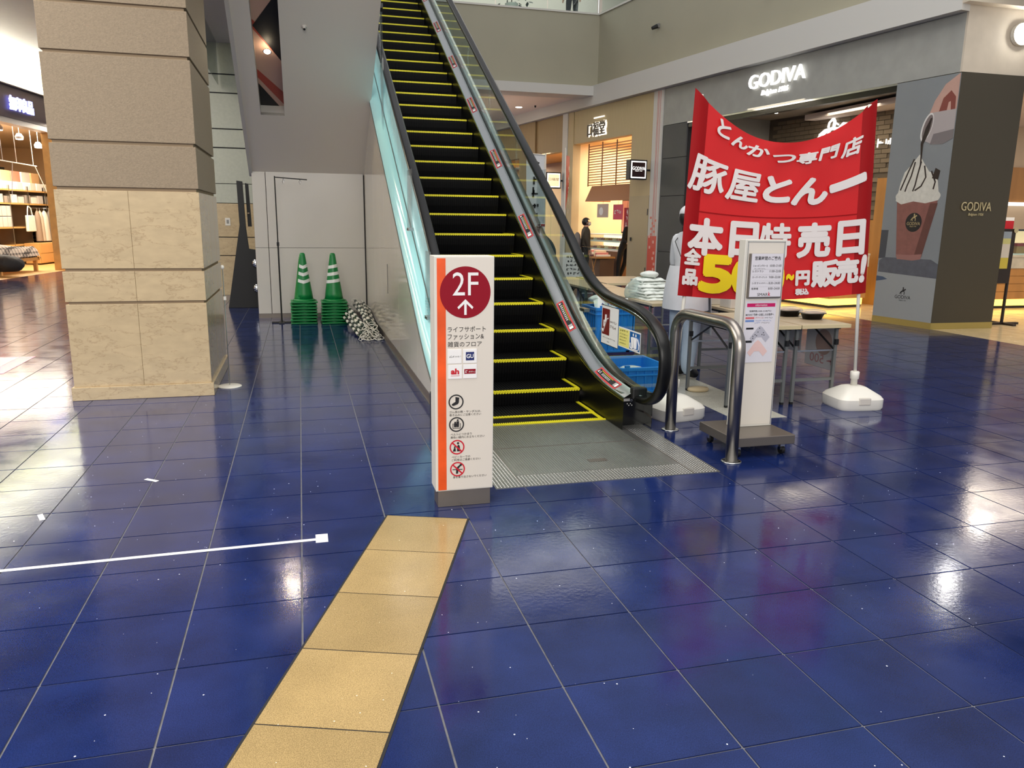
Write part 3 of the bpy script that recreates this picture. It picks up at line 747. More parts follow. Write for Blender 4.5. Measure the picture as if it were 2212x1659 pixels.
for i, (px_, py_) in enumerate(((979, 763), (1013, 763), (980, 796), (1013, 796))):
    x, z = xp(px_), zp(py_)
    o = MB().box(x-.035, F2-.004, z-.0355, x+.035, F2, z+.0355).build('logo_plate', M_print, FS, bevel=.001)
    if i == 0:
        m = MB(); marks(m, (x-.03, F2-.005, z-.006), X, Vector((.3, 0, 1)), .026, .011, 4, 2); m.build('logo_marks', M_ink, o); m = MB(); marks(m, (x, F2-.005, z-.005), X, Vector((.3, 0, 1)), .030, .009, 5, 3); m.build('logo_marks', M_grey, o)
    if i == 1:
        MB().box(x-.021, F2-.0046, z-.021, x+.021, F2-.004, z+.021).build('logo_square', mat('navy_print', rgb(14, 30, 96), .4), o); text('lettering', 'GU', (x-.018, F2-.0052, z-.010), X, Z, M_print, o, w=.036, h=.021, bold=.02)
    if i == 2:
        text('lettering', 'ah', (x-.022, F2-.005, z-.013), X, Z, mat('logo_red', rgb(196, 30, 44), .4), o, w=.042, h=.030, bold=.05)
        MB().box(x-.022, F2-.0046, z-.021, x+.022, F2-.004, z-.019).build('logo_rule', M_red, o)
    if i == 3:
        MB().box(x-.029, F2-.0046, z-.012, x+.029, F2-.004, z+.012).build('logo_bar', M_crim, o); m = MB(); marks(m, (x-.027, F2-.0052, z-.008), X, Z, .016, .016, 1, 4); marks(m, (x-.009, F2-.0052, z-.007), X, Z, .036, .010, 6, 5); m.build('logo_marks', M_print, o)
cap = (('ゴム底の靴・サンダルは、', '巻き込みにご注意ください'), ('ベルトにつかまり', '黄色い線内にお立ちください'), ('ベビーカーでの', 'ご利用はご遠慮ください'), ('身を乗り出さないでください',))
M_pr = mat('prohibition_red', rgb(200, 16, 40), .4)
for i, (px_, py_) in enumerate(((982, 862), (983, 912), (984, 963), (985, 1013))):
    x, z = xp(px_), zp(py_); c = (x, F2-.0014, z)
    m = MB(); m.disc(c, X, Z, .0385, 40, .032); o = m.build('pictogram_ring', M_ink if i < 2 else M_pr, FS)
    m = MB(); f = F2-.0014
    if i == 0:
        m.prism([(x-.003, z+.026), (x+.016, z+.022), (x+.014, z-.004), (x+.008, z-.012), (x-.014, z-.020), (x-.022, z-.016), (x-.021, z-.010), (x-.003, z+.001)], 'y', f-.0005, f)
    elif i == 1:
        for dx, h in ((-.007, .028), (.006, .042)):
            m.prism([(x+dx-.006, z-.014), (x+dx+.006, z-.014), (x+dx+.007, z-.014+h*.72), (x+dx-.007, z-.014+h*.72)], 'y', f-.0005, f); m.disc((x+dx, f-.0005, z-.014+h*.86), X, Z, .005, 14)
        for dx in (-.02, .018): m.box(x+dx, f-.0005, z-.018, x+dx+.003, f, z+.006)
        m.box(x-.02, f-.0005, z-.021, x+.021, f, z-.018)
    elif i == 2:
        m.prism([(x, z-.022), (x+.016, z-.022), (x+.014, z+.006), (x+.006, z+.014), (x, z+.004)], 'y', f-.0005, f); m.disc((x+.005, f-.0005, z+.021), X, Z, .006, 14)
        m.prism([(x-.022, z-.022), (x-.006, z-.022), (x-.008, z-.004), (x-.016, z-.004)], 'y', f-.0005, f); m.disc((x-.012, f-.0005, z+.001), X, Z, .0045, 12)
    else:
        m.prism([(x-.026, z+.001), (x+.026, z+.0), (x+.026, z-.004), (x-.026, z-.003)], 'y', f-.0005, f)
        m.prism([(x-.008, z-.024), (x+.002, z-.024), (x+.006, z+.004), (x+.018, z+.018), (x+.010, z+.022), (x-.006, z+.008)], 'y', f-.0005, f); m.disc((x+.017, f-.0005, z+.022), X, Z, .006, 14)
    m.build('pictogram', M_ink, o)
    if i > 1:
        MB().prism([(x-.026, z+.021), (x-.021, z+.026), (x+.026, z-.021), (x+.021, z-.026)], 'y', f-.0012, f-.0006).build('slash', M_pr, o)
    zc = zp((889, 939, 990, 1036)[i])
    for k, t in enumerate(cap[i]):
        text('lettering', t, (xp(967+i*2.5), F2-.001, zc+.001-k*.0155+.004), X, Z, M_ink, FS, w=.0128*len(t)*1.06, h=.0125, bold=.006)
# ================================================================ INFORMATION STAND
IS = thing('information_stand', 'white slim rolling stand with opening hours and a floor map', 'stand', (2.80, 4.36, 0))
MB().box(2.56, 4.14, .075, 3.0, 4.58, .135).build('base_tray', M_dsteel, IS, bevel=.004)
for x, y in ((2.62, 4.19), (2.94, 4.19), (2.62, 4.53), (2.94, 4.53)):
    c = MB(); c.fr = Frame((x, y, .028), (0, 0, 1), (0, 1, 0), (1, 0, 0)); c.lathe([(.012, -.011), (.027, -.011), (.027, .011), (.012, .011)], n=18)
    w = c.build('caster', M_black, IS); MB().box(x-.016, y-.012, .03, x+.016, y+.012, .075).build('caster_fork', M_chrome, w)
ix0, ix1, iy = 2.692, 2.982, 4.385
MB().box(ix0, iy, .135, ix1, iy+.075, 1.352).build('panel', M_wpaint, IS, bevel=.004)
MB().box(ix0+.022, iy-.0015, .15, ix1-.012, iy, 1.335).build('panel_face', M_cream, IS)
m = MB(); m.box(ix0+.018, iy-.004, .145, ix0+.022, iy, 1.34); m.box(ix1-.012, iy-.004, .145, ix1-.008, iy, 1.34); m.box(ix0+.018, iy-.004, 1.336, ix1-.008, iy, 1.34); m.build('face_trim', M_steel, IS)
def zi(y): return 1.352-(y-515)*(1.352-.135)/422
k0 = iy-.002
hb = MB().box(2.722, k0-.018, zi(642), 2.962, k0, zi(545)).build('hours_frame', M_dsteel, IS, bevel=.002)
hp = MB().box(2.730, k0-.0215, zi(639), 2.955, k0-.018, zi(545)).build('hours_sheet', mat('sheet_lilac', rgb(216, 212, 218), .4), hb)
q = k0-.0225
m = MB(); text_into(m, '営業時間のご案内', (2.752, q, zi(559)), X, Z, w=.182, h=.024, bold=.012)
rows = (('ショッピングモール', '10:00~21:00', 572), ('レストラン', '11:00~22:00', 584), ('スーパーマーケット', '9:00~22:00', 597), ('シネマ', '8:30~24:00', 610), ('駐車場', '8:00~24:00', 622))
for a, b, y in rows:
    text_into(m, a, (2.742, q, zi(y)-.004), X, Z, w=min(.105, .0155*len(a)), h=.0135, bold=.008); text_into(m, b, (2.862, q, zi(y)-.004), X, Z, w=.082, h=.014)
marks(m, (2.752, q, zi(577.5)-.003), X, Z, .08, .006, 11, 1); marks(m, (2.79, q, zi(610)-.001), X, Z, .065, .008, 10, 2)
text_into(m, 'SMAR', (2.787, q, zi(637)), X, Z, w=.075, h=.018)
m.build('hours_print', M_ink, hp)
m = MB()
for y in (577, 589, 602, 614.5): m.box(2.742, q-.0002, zi(y)-.006, 2.945, q, zi(y)-.0055)
m.build('rule', M_grey, hp)
text('logo_letter', 'k', (2.865, q, zi(637)), X, Z, mat('logo_pink', rgb(200, 20, 60), .4), hp, w=.015, h=.026, bold=.02)
sh = MB().box(2.722, k0-.003, zi(787), 2.944, k0, zi(648)).build('map_sheet', mat('sheet_lilac', rgb(216, 212, 218), .4), IS)
q = k0-.0036
MB().box(2.732, q-.0004, zi(662), 2.935, q, zi(654)).build('title_bar', mat('magenta_print', rgb(196, 20, 96), .4), sh)
text('lettering', 'information', (2.792, q-.001, zi(660)), X, Z, M_print, sh, w=.085, h=.013)
m = MB(); text_into(m, '営業時間(10:00~21:00)外に', (2.752, q, zi(674)), X, Z, w=.16, h=.014, bold=.012); text_into(m, 'MOVIX伊勢崎へお越しのお客様へ', (2.727, q, zi(682)), X, Z, w=.205, h=.016, bold=.014)
marks(m, (2.865, q, zi(688)), X, Z, .06, .008, 9, 3); marks(m, (2.845, q, zi(699)), X, Z, .06, .008, 9, 4)
m.box(2.737, q-.0003, zi(712), 2.79, q, zi(708)); m.box(2.737, q-.0003, zi(742), 2.785, q, zi(737)); m.build('sheet_print', M_ink, sh)
MB().box(2.727, q-.0004, zi(688.5), 2.79, q, zi(684.5)).build('red_bar', mat('print_coral', rgb(206, 96, 100), .4), sh); MB().box(2.727, q-.0004, zi(695), 2.79, q, zi(691)).build('blue_bar', mat('print_blue', rgb(96, 130, 190), .4), sh)
m = MB(); marks(m, (2.795, q, zi(688)), X, Z, .066, .010, 8, 5); m.build('sheet_print', mat('print_coral', rgb(206, 96, 100), .4), sh)
m = MB(); marks(m, (2.795, q, zi(694.5)), X, Z, .12, .010, 12, 6); marks(m, (2.795, q, zi(699)), X, Z, .045, .010, 5, 7); m.build('sheet_print', mat('print_blue', rgb(96, 130, 190), .4), sh)
def chev(x, z, s, m_, nm):
    p = [(x-.068*s, z-.035*s), (x-.045*s, z-.060*s), (x-.018*s, z-.028*s), (x+.018*s, z-.028*s), (x+.050*s, z-.062*s), (x+.078*s, z-.030*s), (x+.022*s, z+.034*s), (x+.004*s, z+.045*s), (x-.014*s, z+.034*s)]
    return MB().prism(p, 'y', q-.0004, q).build(nm, m_, sh)
chev(2.835, zi(720), 1.0, mat('map_grey', rgb(176, 174, 184), .5), 'map_outline'); chev(2.825, zi(752), 1.0, mat('map_pink', rgb(224, 190, 184), .5), 'map_outline')
m = MB()
for dx, dz in ((-.045, -.035), (-.045, -.022), (-.03, -.012), (-.018, -.018), (-.01, .005), (.02, -.012), (.03, .0), (.035, -.015), (0, .03)): mm = MB(); mm.disc((2.835+dx, q-.0008, zi(720)+dz), X, Z, .0035, 10); mm.build('map_dot', M_ink, sh)
# ================================================================ STEEL GUARD RAIL
GR = thing('guard_rail', 'brushed steel inverted-U guard rail at the foot of the escalator', 'guard rail', (2.515, 4.5, 0))
pa = [(2.50, 4.885, 0), (2.50, 4.885, .70)]
for k in range(1, 7): a = math.pi/2*k/7; pa.append((2.502, 4.885-.17*(1-math.cos(a)), .70+.145*math.sin(a)))
pa += [(2.505, 4.70, .848), (2.525, 4.29, .848)]
for k in range(1, 7): a = math.pi/2*k/7; pa.append((2.53, 4.275-.17*math.sin(a), .848-.148*(1-math.cos(a))))
pa += [(2.53, 4.105, .69), (2.53, 4.105, 0)]
MB().tube(pa, .038, 20).build('rail', mat('guard_steel', rgb(150, 144, 138), .3, 1), GR, True)
for y, x in ((4.885, 2.50), (4.105, 2.53)): MB().lathe([(.062, 0), (.062, .004), (.055, .007), (.038, .008)], (x, y, .001), 28).build('floor_flange', M_steel, GR, True)
# ================================================================ BANNER AND ITS TWO STANDS
def bpt(u, v, d=0):
    xl = 2.668+.048*v; xr = 4.30-.075*v
    x = xl+(xr-xl)*u
    sag = 4*u*(1-u)
    z = (.925-.045*sag)+(2.375-.925+.045*sag)*v-.34*sag*v**3
    y = 5.215+.05*sag*(.3+.7*v)*(1-.5*v)+.008*math.sin(9*u+5*v)*sag+.005*math.sin(19*(u-.6*v))*(v**2)*sag
    y += .018*math.exp(-((u-v*.55-.42)/.035)**2)*v*(1-u)*0
    if v > .5 and u > .5: y += .010*math.sin((u*1.3+v*1.0)*22)*(u-.5)*2*(v-.5)*sag
    return Vector((x, y-d, z))
M_bred = mat('banner_red', rgb(206, 24, 26), .42, noise=.04, nscale=4); M_bdark = mat('banner_sleeve', rgb(150, 8, 14), .6, spec=.2)
BN = thing('sale_banner', 'large red sale banner with white and yellow brush lettering strung between two poles', 'banner', (3.48, 5.22, .9))
m = MB(); m.grid(lambda u, v: bpt(.075+.85*u, v), 48, 60); m.build('cloth', M_bred, BN, True)
for a, b, xc0, xc1 in ((0, .075, 2.682, 2.727), (.925, 1, 4.277, 4.209)):
    m = MB(); m.grid(lambda u, v: bpt(a+(b-a)*u, v)+Vector((0, -.012*math.sin(math.pi*u), 0)), 8, 40); m.grid(lambda u, v: bpt(a+(b-a)*(1-u), v)+Vector((0, .03*math.sin(math.pi*u), 0)), 8, 40); m.build('pole_sleeve', M_bdark, BN, True)
m = MB(); m.grid(lambda u, v: bpt(.075+.85*u, .425+.006*v, .003), 40, 1); m.build('seam', M_bdark, BN)
def btext(ch, u, v, w, h, m_, fat=.006, shear=0, rot=0):
    vs, fs, asp = glyphs(ch, 0, shear, 4)
    bm = bmesh.new(); V = [bm.verts.new(((x-.5)*(w-2*fat), (y-.5)*(h-2*fat), 0)) for x, y in vs]
    for f in fs:
        try: bm.faces.new([V[i] for i in f])
        except ValueError: pass
    for _ in range(3):
        es = [e for e in bm.edges if e.calc_length() > .04]
        if not es: break
        bmesh.ops.subdivide_edges(bm, edges=es, cuts=1); bmesh.ops.triangulate(bm, faces=bm.faces)
    c, s = math.cos(rot), math.sin(rot); mb = MB(); bm.verts.index_update()
    F = [tuple(q.index for q in f.verts) for f in bm.faces]; co = [p.co.copy() for p in bm.verts]; bm.free()
    sh = [(0, 0)]+([(fat*math.cos(k*math.pi/4), fat*math.sin(k*math.pi/4)) for k in range(8)] if fat else [])
    for i, (dx, dy) in enumerate(sh):
        P = []
        for p in co:
            a = p.x*c-p.y*s+dx; b = p.x*s+p.y*c+dy
            P.append(bpt(u+a/1.56, v+b/1.45, .014+.0002*i))
        mb.add(P, F, raw=True)
    return mb.build('lettering', m_, BN)
M_bw = mat('banner_white', rgb(226, 218, 214), .45); M_by = mat('banner_yellow', rgb(244, 212, 16), .45)
for ch, u, v, w, h in (('と', .165, .915, .12, .165), ('ん', .255, .885, .15, .14), ('か', .36, .86, .20, .15), ('つ', .505, .825, .20, .11), ('専', .63, .82, .18, .14), ('門', .745, .83, .18, .14), ('店', .87, .818, .19, .16)): btext(ch, u, v, w, h, M_bw, .006, .15)
for ch, u, v, w, h, r in (('豚', .10, .615, .31, .27, -.06), ('屋', .29, .60, .29, .27, -.04), ('と', .48, .60, .25, .25, 0), ('ん', .655, .585, .31, .25, 0), ('一', .86, .605, .32, .075, .20)): btext(ch, u, v, w, h, M_bw, .0075 if ch in '豚屋' else .014, .12, r)
for ch, u, w in (('本', .115, .29), ('日', .315, .24), ('特', .485, .27), ('売', .695, .29), ('日', .895, .24)): btext(ch, u, .305, w, .275, M_bw, .009 if ch == '特' else .013)
btext('全', .056, .20, .14, .12, M_bw, .007); btext('品', .052, .098, .125, .12, M_bw, .007)
btext('5', .185, .122, .28, .285, M_by, .020); btext('0', .34, .115, .24, .285, M_by, .020); btext('0', .475, .115, .22, .285, M_by, .020); btext('~', .575, .115, .07, .05, M_by, .006)
btext('円', .645, .108, .125, .115, M_bw, .008); btext('税込', .645, .038, .12, .05, M_bw, .004)
btext('販', .765, .125, .23, .21, M_bw, .011); btext('売', .885, .13, .20, .20, M_bw, .011); btext('!', .97, .135, .06, .22, M_bw, .014, .15)
M_tank = mat('white_plastic', rgb(226, 222, 212), .35)
def flag_stand(x, y, xt, lab, rot):
    T = thing('banner_stand', lab, 'banner stand', (x, y, 0), group=None)
    fr = rz(rot, (x, y, 0)); m = MB(fr)
    a = [(.185, .0), (.195, .02), (.195, .085), (.175, .11), (.09, .165), (.05, .175)]
    vs = []; n = 24
    for (r, z) in a:
        for k in range(n):
            t = 2*math.pi*k/n; c, s = math.cos(t), math.sin(t)
            e = .38 if r > .1 else .6
            vs.append((r*abs(c)**e*(1 if c > 0 else -1), .92*r*abs(s)**e*(1 if s > 0 else -1), z))
    fs = [(i*n+k, i*n+(k+1) % n, (i+1)*n+(k+1) % n, (i+1)*n+k) for i in range(len(a)-1) for k in range(n)]+[tuple(range(n))[::-1], tuple(range((len(a)-1)*n, len(a)*n))]
    m.add(vs, fs); autosmooth(m.build('water_base', M_tank, T), 35)
    MB(fr).box(-.05, -.186, .045, .05, -.16, .105).build('filler_recess', mat('plastic_shadow', rgb(205, 198, 188), .4), T, bevel=.008)
    MB().lathe([(.026, .165), (.026, .225), (.034, .228), (.036, .285), (.028, .29)], (x, y, 0), 20).build('socket_cap', M_tank, T, True)
    MB().tube([(x, y, .28), (x+(xt-x)*.42, 5.228, .92), (xt, 5.228, 2.335)], .0135, 12).build('pole', M_tank, T, True)
    return T
flag_stand(2.70, 5.24, 2.774, 'white banner stand with water base behind the steel guard rail', .2); flag_stand(4.30, 5.24, 4.172, 'white banner stand with water base at the open end of the tables', -.12)
# ================================================================ WHITE TAPE LINE ON THE FLOOR
TP = thing('floor_tape', 'white tape line stuck on the blue floor ending in a square patch', 'tape', (-.6, 3.45, 0))
MB().add([(-1.9, 3.404, .0008), (.02, 3.452, .0008), (.02, 3.478, .0008), (-1.9, 3.43, .0008)], [(0, 1, 2, 3)]).build('tape_strip', M_print, TP)
MB().box(.012, 3.425, .0004, .067, 3.52, .0016).build('tape_patch', M_print, TP)
for k, (x, y, a) in enumerate(((-1.28, 4.05, .4), (-.86, 4.52, .9))):
    tag(MB(rz(a, (x, y, 0))).box(-.012, -.045, .0004, .012, .045, .0012).build('tape_scrap', M_print), ('scrap of white tape on a floor joint left of the sign', 'smaller scrap of white tape nearer the column')[k], 'tape')
# floor poster with magenta border, left edge
FPn = MB().box(-3.9, 8.03, .0004, -2.71, 8.99, .002).build('floor_poster', mat('magenta_vinyl', rgb(190, 40, 130), .2)); tag(FPn, 'floor sticker with a magenta border left of the column', 'floor sticker')
MB().box(-3.9, 8.12, .0012, -2.86, 8.95, .0026).build('poster_field', mat('pale_vinyl', rgb(206, 208, 178), .2), FPn)
# ================================================================ CONES, BARS, STANDS
M_green = mat('cone_green', rgb(0, 120, 58), .38); M_refl = mat('reflective_white', rgb(222, 226, 224), .35)
def make_cone():
    T = thing('traffic_cone', '', 'traffic cone', (0, 0, 0))
    m = MB(); n = 24
    m.box(-.18, -.18, 0, .18, .18, .022); m.build('base', M_green, T, bevel=.012)
    MB().lathe([(.165, .022), (.14, .045), (.132, .05)], (0, 0, 0), 28).build('collar', M_green, T, True)
    MB().lathe([(.128, .045), (.118, .12), (.04, .64), (.036, .668), (.022, .682)], (0, 0, 0), 28).build('body', M_green, T, True)
    return T
def cone_bands(T, chevron):
    def rad(z): return .118+(.04-.118)*(z-.12)/.52+.0015
    for zc in (.30, .40, .50):
        m = MB(); n = 28; vs = []
        for k in range(n):
            a = 2*math.pi*k/n
            d = (-.018*(1-min(abs(((a+math.pi/2) % math.pi)-math.pi/2)/(math.pi/4), 1)*1.0)) if chevron else .012*math.cos(a)
            if chevron: d = -.024*max(0, 1-abs(math.atan2(math.sin(a+math.pi/2), math.cos(a+math.pi/2)))/1.0)+.01
            for dz in (-.022, .022):
                z = zc+d+dz; vs.append((rad(z)*math.cos(a), rad(z)*math.sin(a), z))
        m.add(vs, [(2*k, 2*((k+1) % n), 2*((k+1) % n)+1, 2*k+1) for k in range(n)]); o = m.build('reflective_band', M_refl, None, True); o.parent = T
c0 = None
def place_cones(x, y, lab_top, lab_low, chev):
    global c0
    for k in range(8):
        if c0 is None:
            c0 = make_cone(); o = c0; o.location = (x, y, 0)
        else: o = dup(c0 if k else c0, (x, y, k*.0415))
        o.rotation_euler = (0, 0, random.uniform(-.05, .05)); o.location = (x+random.uniform(-.006, .006), y+random.uniform(-.006, .006), k*.0415+.001)
        o['label'] = lab_low; o['group'] = 'stacked green cones'
    o['label'] = lab_top; return o
ca = place_cones(.012, 11.28, 'top green cone with white chevrons on the stack beside the black pole', 'green cone buried in the stack beside the black pole', True)
cb = place_cones(.425, 11.23, 'top green cone with level white bands on the stack beside the striped bars', 'green cone buried in the stack beside the striped bars', False)
cone_bands(ca, True); cone_bands(cb, False)
# striped cone bars lying in a heap against the cladding
M_bwh = mat('bar_white', rgb(224, 222, 212), .45); M_bgr = mat('bar_green', rgb(12, 40, 30), .45)
def make_bar():
    T = thing('cone_bar', 'green and white striped cone bar in the heap beside the escalator', 'cone bar', (0, 0, 0), group='striped cone bars heaped beside the escalator')
    b = MB(); n = 11; L = 1.55
    b.tube([(0, k*L/n, 0) for k in range(n+1)], .019, 8)
    b.m = [((i//8) % 2 if i < 8*n else 0) for i in range(len(b.f))]
    b.build('bar', [M_bgr, M_bwh], T, True)
    for e in (0, 1):
        y0 = -.0 if e == 0 else L; s = -1 if e == 0 else 1
        lp = [(0, y0, 0)]+[(.045*math.sin(t)*.9, y0+s*(.08-.075*math.cos(t)), 0) for t in [k*math.pi/6 for k in range(0, 13)]]
        MB().tube(lp, .0065, 6).build('end_loop', M_bwh, T, True)
    return T
b0_ = make_bar(); kk = 0
for r in range(5):
    for i in range(7-r):
        x = .665+i*.0395+r*.02; z = .022+r*.036
        y = 9.62+random.uniform(-.06, .10)+r*.05
        o = b0_ if kk == 0 else dup(b0_, (0, 0, 0))
        o.location = (min(x, .905), y, z); o.rotation_euler = (.075+random.uniform(-.01, .015), random.uniform(-1.2, 1.2), random.uniform(-.02, .02)+.03); kk += 1
# thin black banner pole with hooks
BP = thing('banner_pole', 'thin black banner pole with a short arm and two hooks by the white wall', 'pole', (-.295, 11.33, 0))
MB().tube([(-.295, 11.33, .01), (-.298, 11.35, 1.1)], .011, 8).tube([(-.298, 11.35, 1.08), (-.302, 11.37, 2.0)], .008, 8).build('pole', M_black, BP)
MB().cbox(-.298, 11.35, 1.09, .034, .034, .05).build('clamp', M_black, BP)
MB().box(-.43, 11.29, 0, -.10, 11.37, .014).box(-.33, 11.2, 0, -.26, 11.48, .012).build('foot', M_black, BP)
MB().tube([(-.302, 11.37, 1.985), (.125, 11.36, 1.96)], .007, 8).build('arm', M_black, BP)
for x in (-.19, .03): MB().tube([(x, 11.365, 1.97), (x+.012, 11.36, 1.93), (x, 11.36, 1.895), (x-.012, 11.36, 1.93), (x, 11.365, 1.965)], .004, 6).build('hook', M_steel, BP)
# tall black display board leaning shape behind the wall edge
BB = thing('display_board', 'tall black tapering wooden board stand between column and white wall', 'display board', (-.95, 13.35, 0))
MB().prism([(-1.165, 0), (-.66, 0), (-.66, .93), (-.80, .95), (-.83, 1.3), (-.845, 2.0), (-.935, 2.01), (-.925, 1.32)], 'y', 13.33, 13.38).build('board', M_black, BB, bevel=.004)
MB().prism([(-.805, 1.3), (-.745, 1.3), (-.765, 1.97), (-.815, 1.98)], 'y', 13.45, 13.49).build('rear_board', M_black, BB)
for z in (.72, .32):
    m = MB(); m.fr = Frame((-.70, 13.32, z), (1, 0, 0), (0, 0, 1), (0, -1, 0)); m.lathe([(.075, 0), (.07, .03), (.045, .05), (.01, .058)], n=24); m.build('metal_disc', M_chrome, BB, True)
MB().lathe([(.02, 0), (.02, .02)], (-.79, 13.42, 1.5), 10).build('knob', M_chrome, BB)
# white rope stanchions
def stanchion(x, y, s, lab):
    T = thing('stanchion', lab, 'stanchion', (x, y, 0))
    MB().lathe([(.10*s, 0), (.10*s, .006), (.09*s, .012), (.012, .016)], (x, y, 0), 32).build('base', M_tank, T, True)
    MB().tube([(x, y, .01), (x, y, 1.02)], .0045, 8).build('rod', M_steel, T)
    m = MB(); m.lathe([(.004, 1.015), (.013, 1.02), (.015, 1.035), (.008, 1.05)], (x, y, 0), 12); m.build('ball', M_tank, T, True)
    MB().cbox(x+.005, y, .77, .02, .02, .03).build('clip', M_tank, T)
stanchion(-.645, 7.03, 1, 'thin stanchion with a white disc base beside the column'); stanchion(-1.0, 9.4, 1, 'thin stanchion further back, half hidden behind the column')
# ================================================================ TABLES AND THINGS ON THEM
M_top = mat('table_top', rgb(196, 178, 146), .35, noise=.05, nscale=10, stretch=(1, 8, 1)); M_leg = mat('table_leg_grey', rgb(112, 114, 112), .4, .3)
M_edge = mat('table_edge', rgb(206, 190, 150), .4)
def table(w, l, h, loc, lab, rot=0):
    T = thing('folding_table', lab, 'table', (0, 0, 0))
    MB().box(0, 0, h-.026, w, l, h).build('table_top', M_top, T, bevel=.003)
    MB().box(.0, -.002, h-.03, w, .004, h-.002).build('edge_band', M_edge, T)
    MB().box(.03, .08, h-.05, .055, l-.08, h-.026).box(w-.055, .08, h-.05, w-.03, l-.08, h-.026).build('apron_rail', M_black, T)
    for y in (.12, l-.12):
        for x in (.04, w-.04):
            g = MB().box(x-.0125, y-.0125, .02, x+.0125, y+.0125, h-.03).build('leg', M_leg, T)
            MB().box(x-.012, y-.012, 0, x+.012, y+.012, .02).build('foot', M_black, g); MB().cbox(x, y-.014, h-.16, .03, .02, .045).build('hinge_cap', M_black, g)
        MB().box(.04, y-.01, .19, w-.04, y+.01, .212).build('cross_bar', M_leg, T)
        MB().box(.05, y-.006, h-.235, w-.05, y+.006, h-.222).build('upper_bar', M_steel, T)
        s = 1 if y < l/2 else -1
        for x in (.05, w-.05): MB().tube([(x, y, h-.22), (x, y+s*.33, h-.05)], .008, 6).build('folding_brace', M_black, T)
    T.location = loc; T.rotation_euler = (0, 0, rot); return T
table(.45, 1.8, .67, (3.80, 5.28, 0), 'folding table nearest the open floor, holding the black lunch boxes')
table(.585, .9, .668, (3.205, 5.28, 0), 'folding table directly behind the information stand')
table(.45, 1.8, .67, (3.305, 6.98, 0), 'folding table behind the escalator end carrying the bag heap')
table(.45, 1.8, .67, (3.305, 8.82, 0), 'farther folding table beside the escalator, in line with the bag table')
table(.9, 1.2, .672, (3.80, 9.4, 0), 'wide pale table at the far end of the row')
# lunch boxes
M_lid = glass('clear_lid', (.9, .9, .92), 1.6, .1, .25)
def bento(x, y, lab):
    T = thing('lunch_box', lab, 'lunch box', (x, y, .671)); n = 28
    def ring(rx, ry, z): return [(x+rx*math.copysign(abs(math.cos(t))**.7, math.cos(t)), y+ry*math.copysign(abs(math.sin(t))**.7, math.sin(t)), .671+z) for t in [2*math.pi*k/n for k in range(n)]]
    def shell(rs):
        m = MB(); vs = sum((ring(*r) for r in rs), []); m.add(vs, [(i*n+k, i*n+(k+1) % n, (i+1)*n+(k+1) % n, (i+1)*n+k) for i in range(len(rs)-1) for k in range(n)]+[tuple(range(n))[::-1], tuple(range((len(rs)-1)*n, len(rs)*n))]); return m
    shell([(.075, .055, 0), (.095, .07, .045), (.11, .082, .048), (.11, .082, .052)]).build('tray', M_blackg, T, True)
    shell([(.112, .084, .052), (.10, .075, .07), (.07, .05, .078)]).build('lid', M_lid, T, True)
    shell([(.09, .066, .049), (.06, .045, .062)]).build('food', mat('rice_food', rgb(190, 160, 120), .6, noise=.4, nscale=60), T)
bento(4.13, 5.62, 'black lunch box with clear lid nearest the table corner'); bento(4.06, 5.84, 'black lunch box with clear lid just behind the front one')
# small paper boxes seen below the banner
for k, (x, y, w, c, lab) in enumerate(((3.62, 6.35, .16, (210, 206, 196), 'open pale carton on the table below the banner edge'), (3.95, 6.55, .2, (226, 222, 214), 'white packs on the table below the banner edge'), (4.05, 6.2, .12, (150, 160, 175), 'grey pack on the table below the banner edge'))):
    if k == 0: x, y = 3.9, 6.88
    T = thing('carton', lab, 'carton', (x, y, .671)); MB().box(x-w/2, y-.1, .671, x+w/2, y+.1, .76).build('body', mat('carton%d' % k, rgb(*c), .6), T, bevel=.004)
    MB().box(x-w/2+.01, y-.09, .76, x+w/2-.01, y+.09, .768).build('contents', M_ink, T)
# price posters hung under the first table, seen from behind
M_pap = mat('thin_paper', rgb(190, 186, 186), .7); M_pk = mat('faded_pink', rgb(176, 124, 124), .7)
xp_ = 4.268
T = thing('price_poster', 'paper poster with a bowl and 500 hung on the side of the near table', 'poster', (xp_, 5.65, .25))
MB().box(xp_, 5.46, .25, xp_+.001, 5.86, .63).build('sheet', M_pap, T)
m = MB(); m.disc((xp_-.0015, 5.62, .47), -Y, Z, .11, 28); m.build('bowl_picture', mat('bowl_print', rgb(160, 134, 124), .7), T)
text('lettering', '500', (xp_-.0015, 5.60, .285), Y, Z, M_pk, T, w=.19, h=.075); m = MB(); marks(m, (xp_-.0015, 5.48, .29), Y, Z, .09, .06, 1, 3); m.build('price_mark', M_pk, T)
T = thing('price_poster', 'smaller paper price poster further along the side of the near table', 'poster', (xp_, 6.1, .28))
MB().box(xp_, 5.93, .33, xp_+.001, 6.28, .63).build('sheet', M_pap, T)
MB().box(xp_-.0015, 5.96, .36, xp_-.0005, 6.04, .45).build('price_mark', M_pk, T); text('lettering', '0', (xp_-.0015, 6.12, .37), Y, Z, M_pk, T, w=.05, h=.08)
